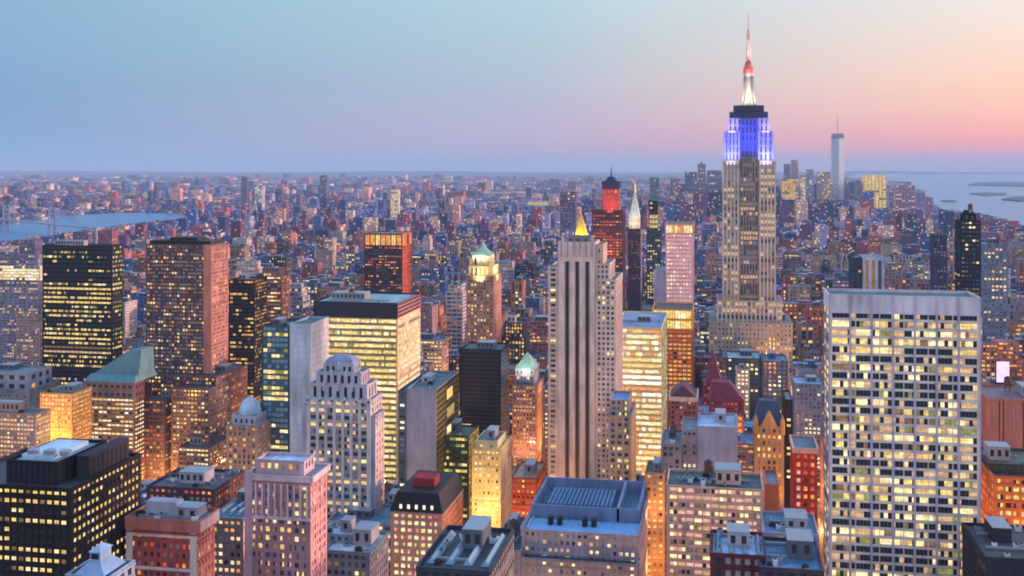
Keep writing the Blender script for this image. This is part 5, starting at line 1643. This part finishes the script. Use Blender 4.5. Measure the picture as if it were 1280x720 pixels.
# ------------------------------------------------------------------ suspension bridge over the river
bx_, by_ = ground_pt(62, 303)
steelb = masonry('8C8CA4', rough=.6)
def bridge(name, label, pa, pb, px_t, hgt):
    A = ground_pt(*pa); Bp = ground_pt(*pb)
    ang = math.atan2(Bp[1] - A[1], Bp[0] - A[0]); Ld = math.hypot(Bp[0] - A[0], Bp[1] - A[1])
    root = thing(name, label, 'bridge', (A[0], A[1], 0)); root.rotation_euler = (0, 0, ang)
    mb = MB(); mb.box(0, Ld, -12, 12, 38, 43, steelb); mb.build('deck', root)
    for f in (.3, .7):
        mb = MB(); xx = Ld * f
        for s_ in (-11, 11):
            mb.loft([mb.rect(xx - 6, xx + 6, s_ - 3, s_ + 3, 0), mb.rect(xx - 3, xx + 3, s_ - 2, s_ + 2, hgt)], steelb)
        for zz in (60, 80, hgt - 4):
            mb.box(xx - 2, xx + 2, -11, 11, zz, zz + 3, steelb)
        mb.build('tower', root)
    for s_ in (-11, 11):
        mb = MB(); prev = None
        for k in range(41):
            f = k / 40
            if f < .3: z = 44 + (hgt - 44) * (f / .3) ** 1.5
            elif f > .7: z = 44 + (hgt - 44) * ((1 - f) / .3) ** 1.5
            else: z = 48 + (hgt - 48) * ((f - .5) / .2) ** 2
            if prev: mb.loft([[(prev[0], s_ - .9, prev[1] - .9), (prev[0], s_ + .9, prev[1] - .9), (prev[0], s_ + .9, prev[1] + .9), (prev[0], s_ - .9, prev[1] + .9)], [(Ld * f, s_ - .9, z - .9), (Ld * f, s_ + .9, z - .9), (Ld * f, s_ + .9, z + .9), (Ld * f, s_ - .9, z + .9)]], steelb)
            prev = (Ld * f, z)
        mb.build('cable', root)
    return root
bridge('suspension_bridge', 'grey suspension bridge with two steel towers crossing the river at the far left', (115, 300), (-30, 283), 0, 102)

# ------------------------------------------------------------------ street lamps where streets glow between the walls
def street_lamp(x, y, sidex, label, power, col):
    root = thing('street_lamp', label, 'street lamp', (x, y, .45), 'street lamps along the glowing avenues')
    steel = plain('lamp_steel', '4A4C50', .5, .6)
    mb = MB(); mb.loft([mb.ring(0, 0, 0, .16, n=8), mb.ring(0, 0, 9, .09, n=8)], steel); mb.build('pole', root)
    mb = MB(); mb.box(min(0, sidex * 2.4), max(0, sidex * 2.4), -.06, .06, 8.9, 9.05, steel); mb.build('arm', root)
    mb = MB(); mb.box(sidex * 2.4 - .4, sidex * 2.4 + .4, -.2, .2, 8.7, 8.9, WM['w']); mb.build('lamp_head', root)
    l = bpy.data.lights.new('lamp_light', 'POINT'); l.energy = power; l.color = srgb(col)[:3]; l.shadow_soft_size = 1.5
    o = bpy.data.objects.new('lamp_light', l); C.objects.link(o); o.parent = root; o.location = (sidex * 2.4, 0, 7.6)
rg = random.Random(3)
for a, ya, yb in ((60, 560, 1300), (-108, 560, 1300), (-270, 560, 1200), (-430, 700, 1200), (330, 760, 1100)):
    yy = ya
    while yy < yb:
        street_lamp(a + 9, yy + 20, -1, 'street lamp on an avenue, glowing orange deep between the buildings', 130000, rg.choice(['FFA048', 'FFB060', 'FFA858']))
        yy += 80
free = lambda x, y: not any(h['foot'][0] - 2 < x < h['foot'][1] + 2 and h['foot'][2] - 2 < y < h['foot'][3] + 2 for h in HEROES)
Yb = 410.0
while Yb < 1250:
    x = max(x_at(0, Yb), -560) + 20
    while x < min(x_at(1280, Yb), 330):
        if free(x, Yb + 3) and min(abs(x - a) for a in AVE) > 25:
            street_lamp(x, Yb + 5.5, 0.0, 'street lamp in a cross street, glowing orange between the buildings', 75000, rg.choice(['FFA048', 'FFB060', 'FFBC74']))
        x += 62
    Yb += 80
# ------------------------------------------------------------------ haze
if HAZE:
    mb = MB(); mb.box(-40000, 40000, -3000, 40000, -1.0, 470.0, None) if False else None
    me = bpy.data.meshes.new('haze')
    bb = MB()
    m = bpy.data.materials.new('haze'); m.use_nodes = True
    t = m.node_tree; t.nodes.clear()
    pv = N(t, 'ShaderNodeVolumePrincipled'); out = N(t, 'ShaderNodeOutputMaterial')
    t.links.new(pv.outputs[0], out.inputs['Volume'])
    pv.inputs['Density'].default_value = HAZE_DENS
    pv.inputs['Color'].default_value = (.48, .70, 1.0, 1)
    pv.inputs['Anisotropy'].default_value = 0.0
    bb.box(-39000, 39000, -3200, 39000, -1.0, 470.0, m)
    o = bb.build('haze'); o['kind'] = 'stuff'; o['label'] = 'thin blue evening haze over the whole city'
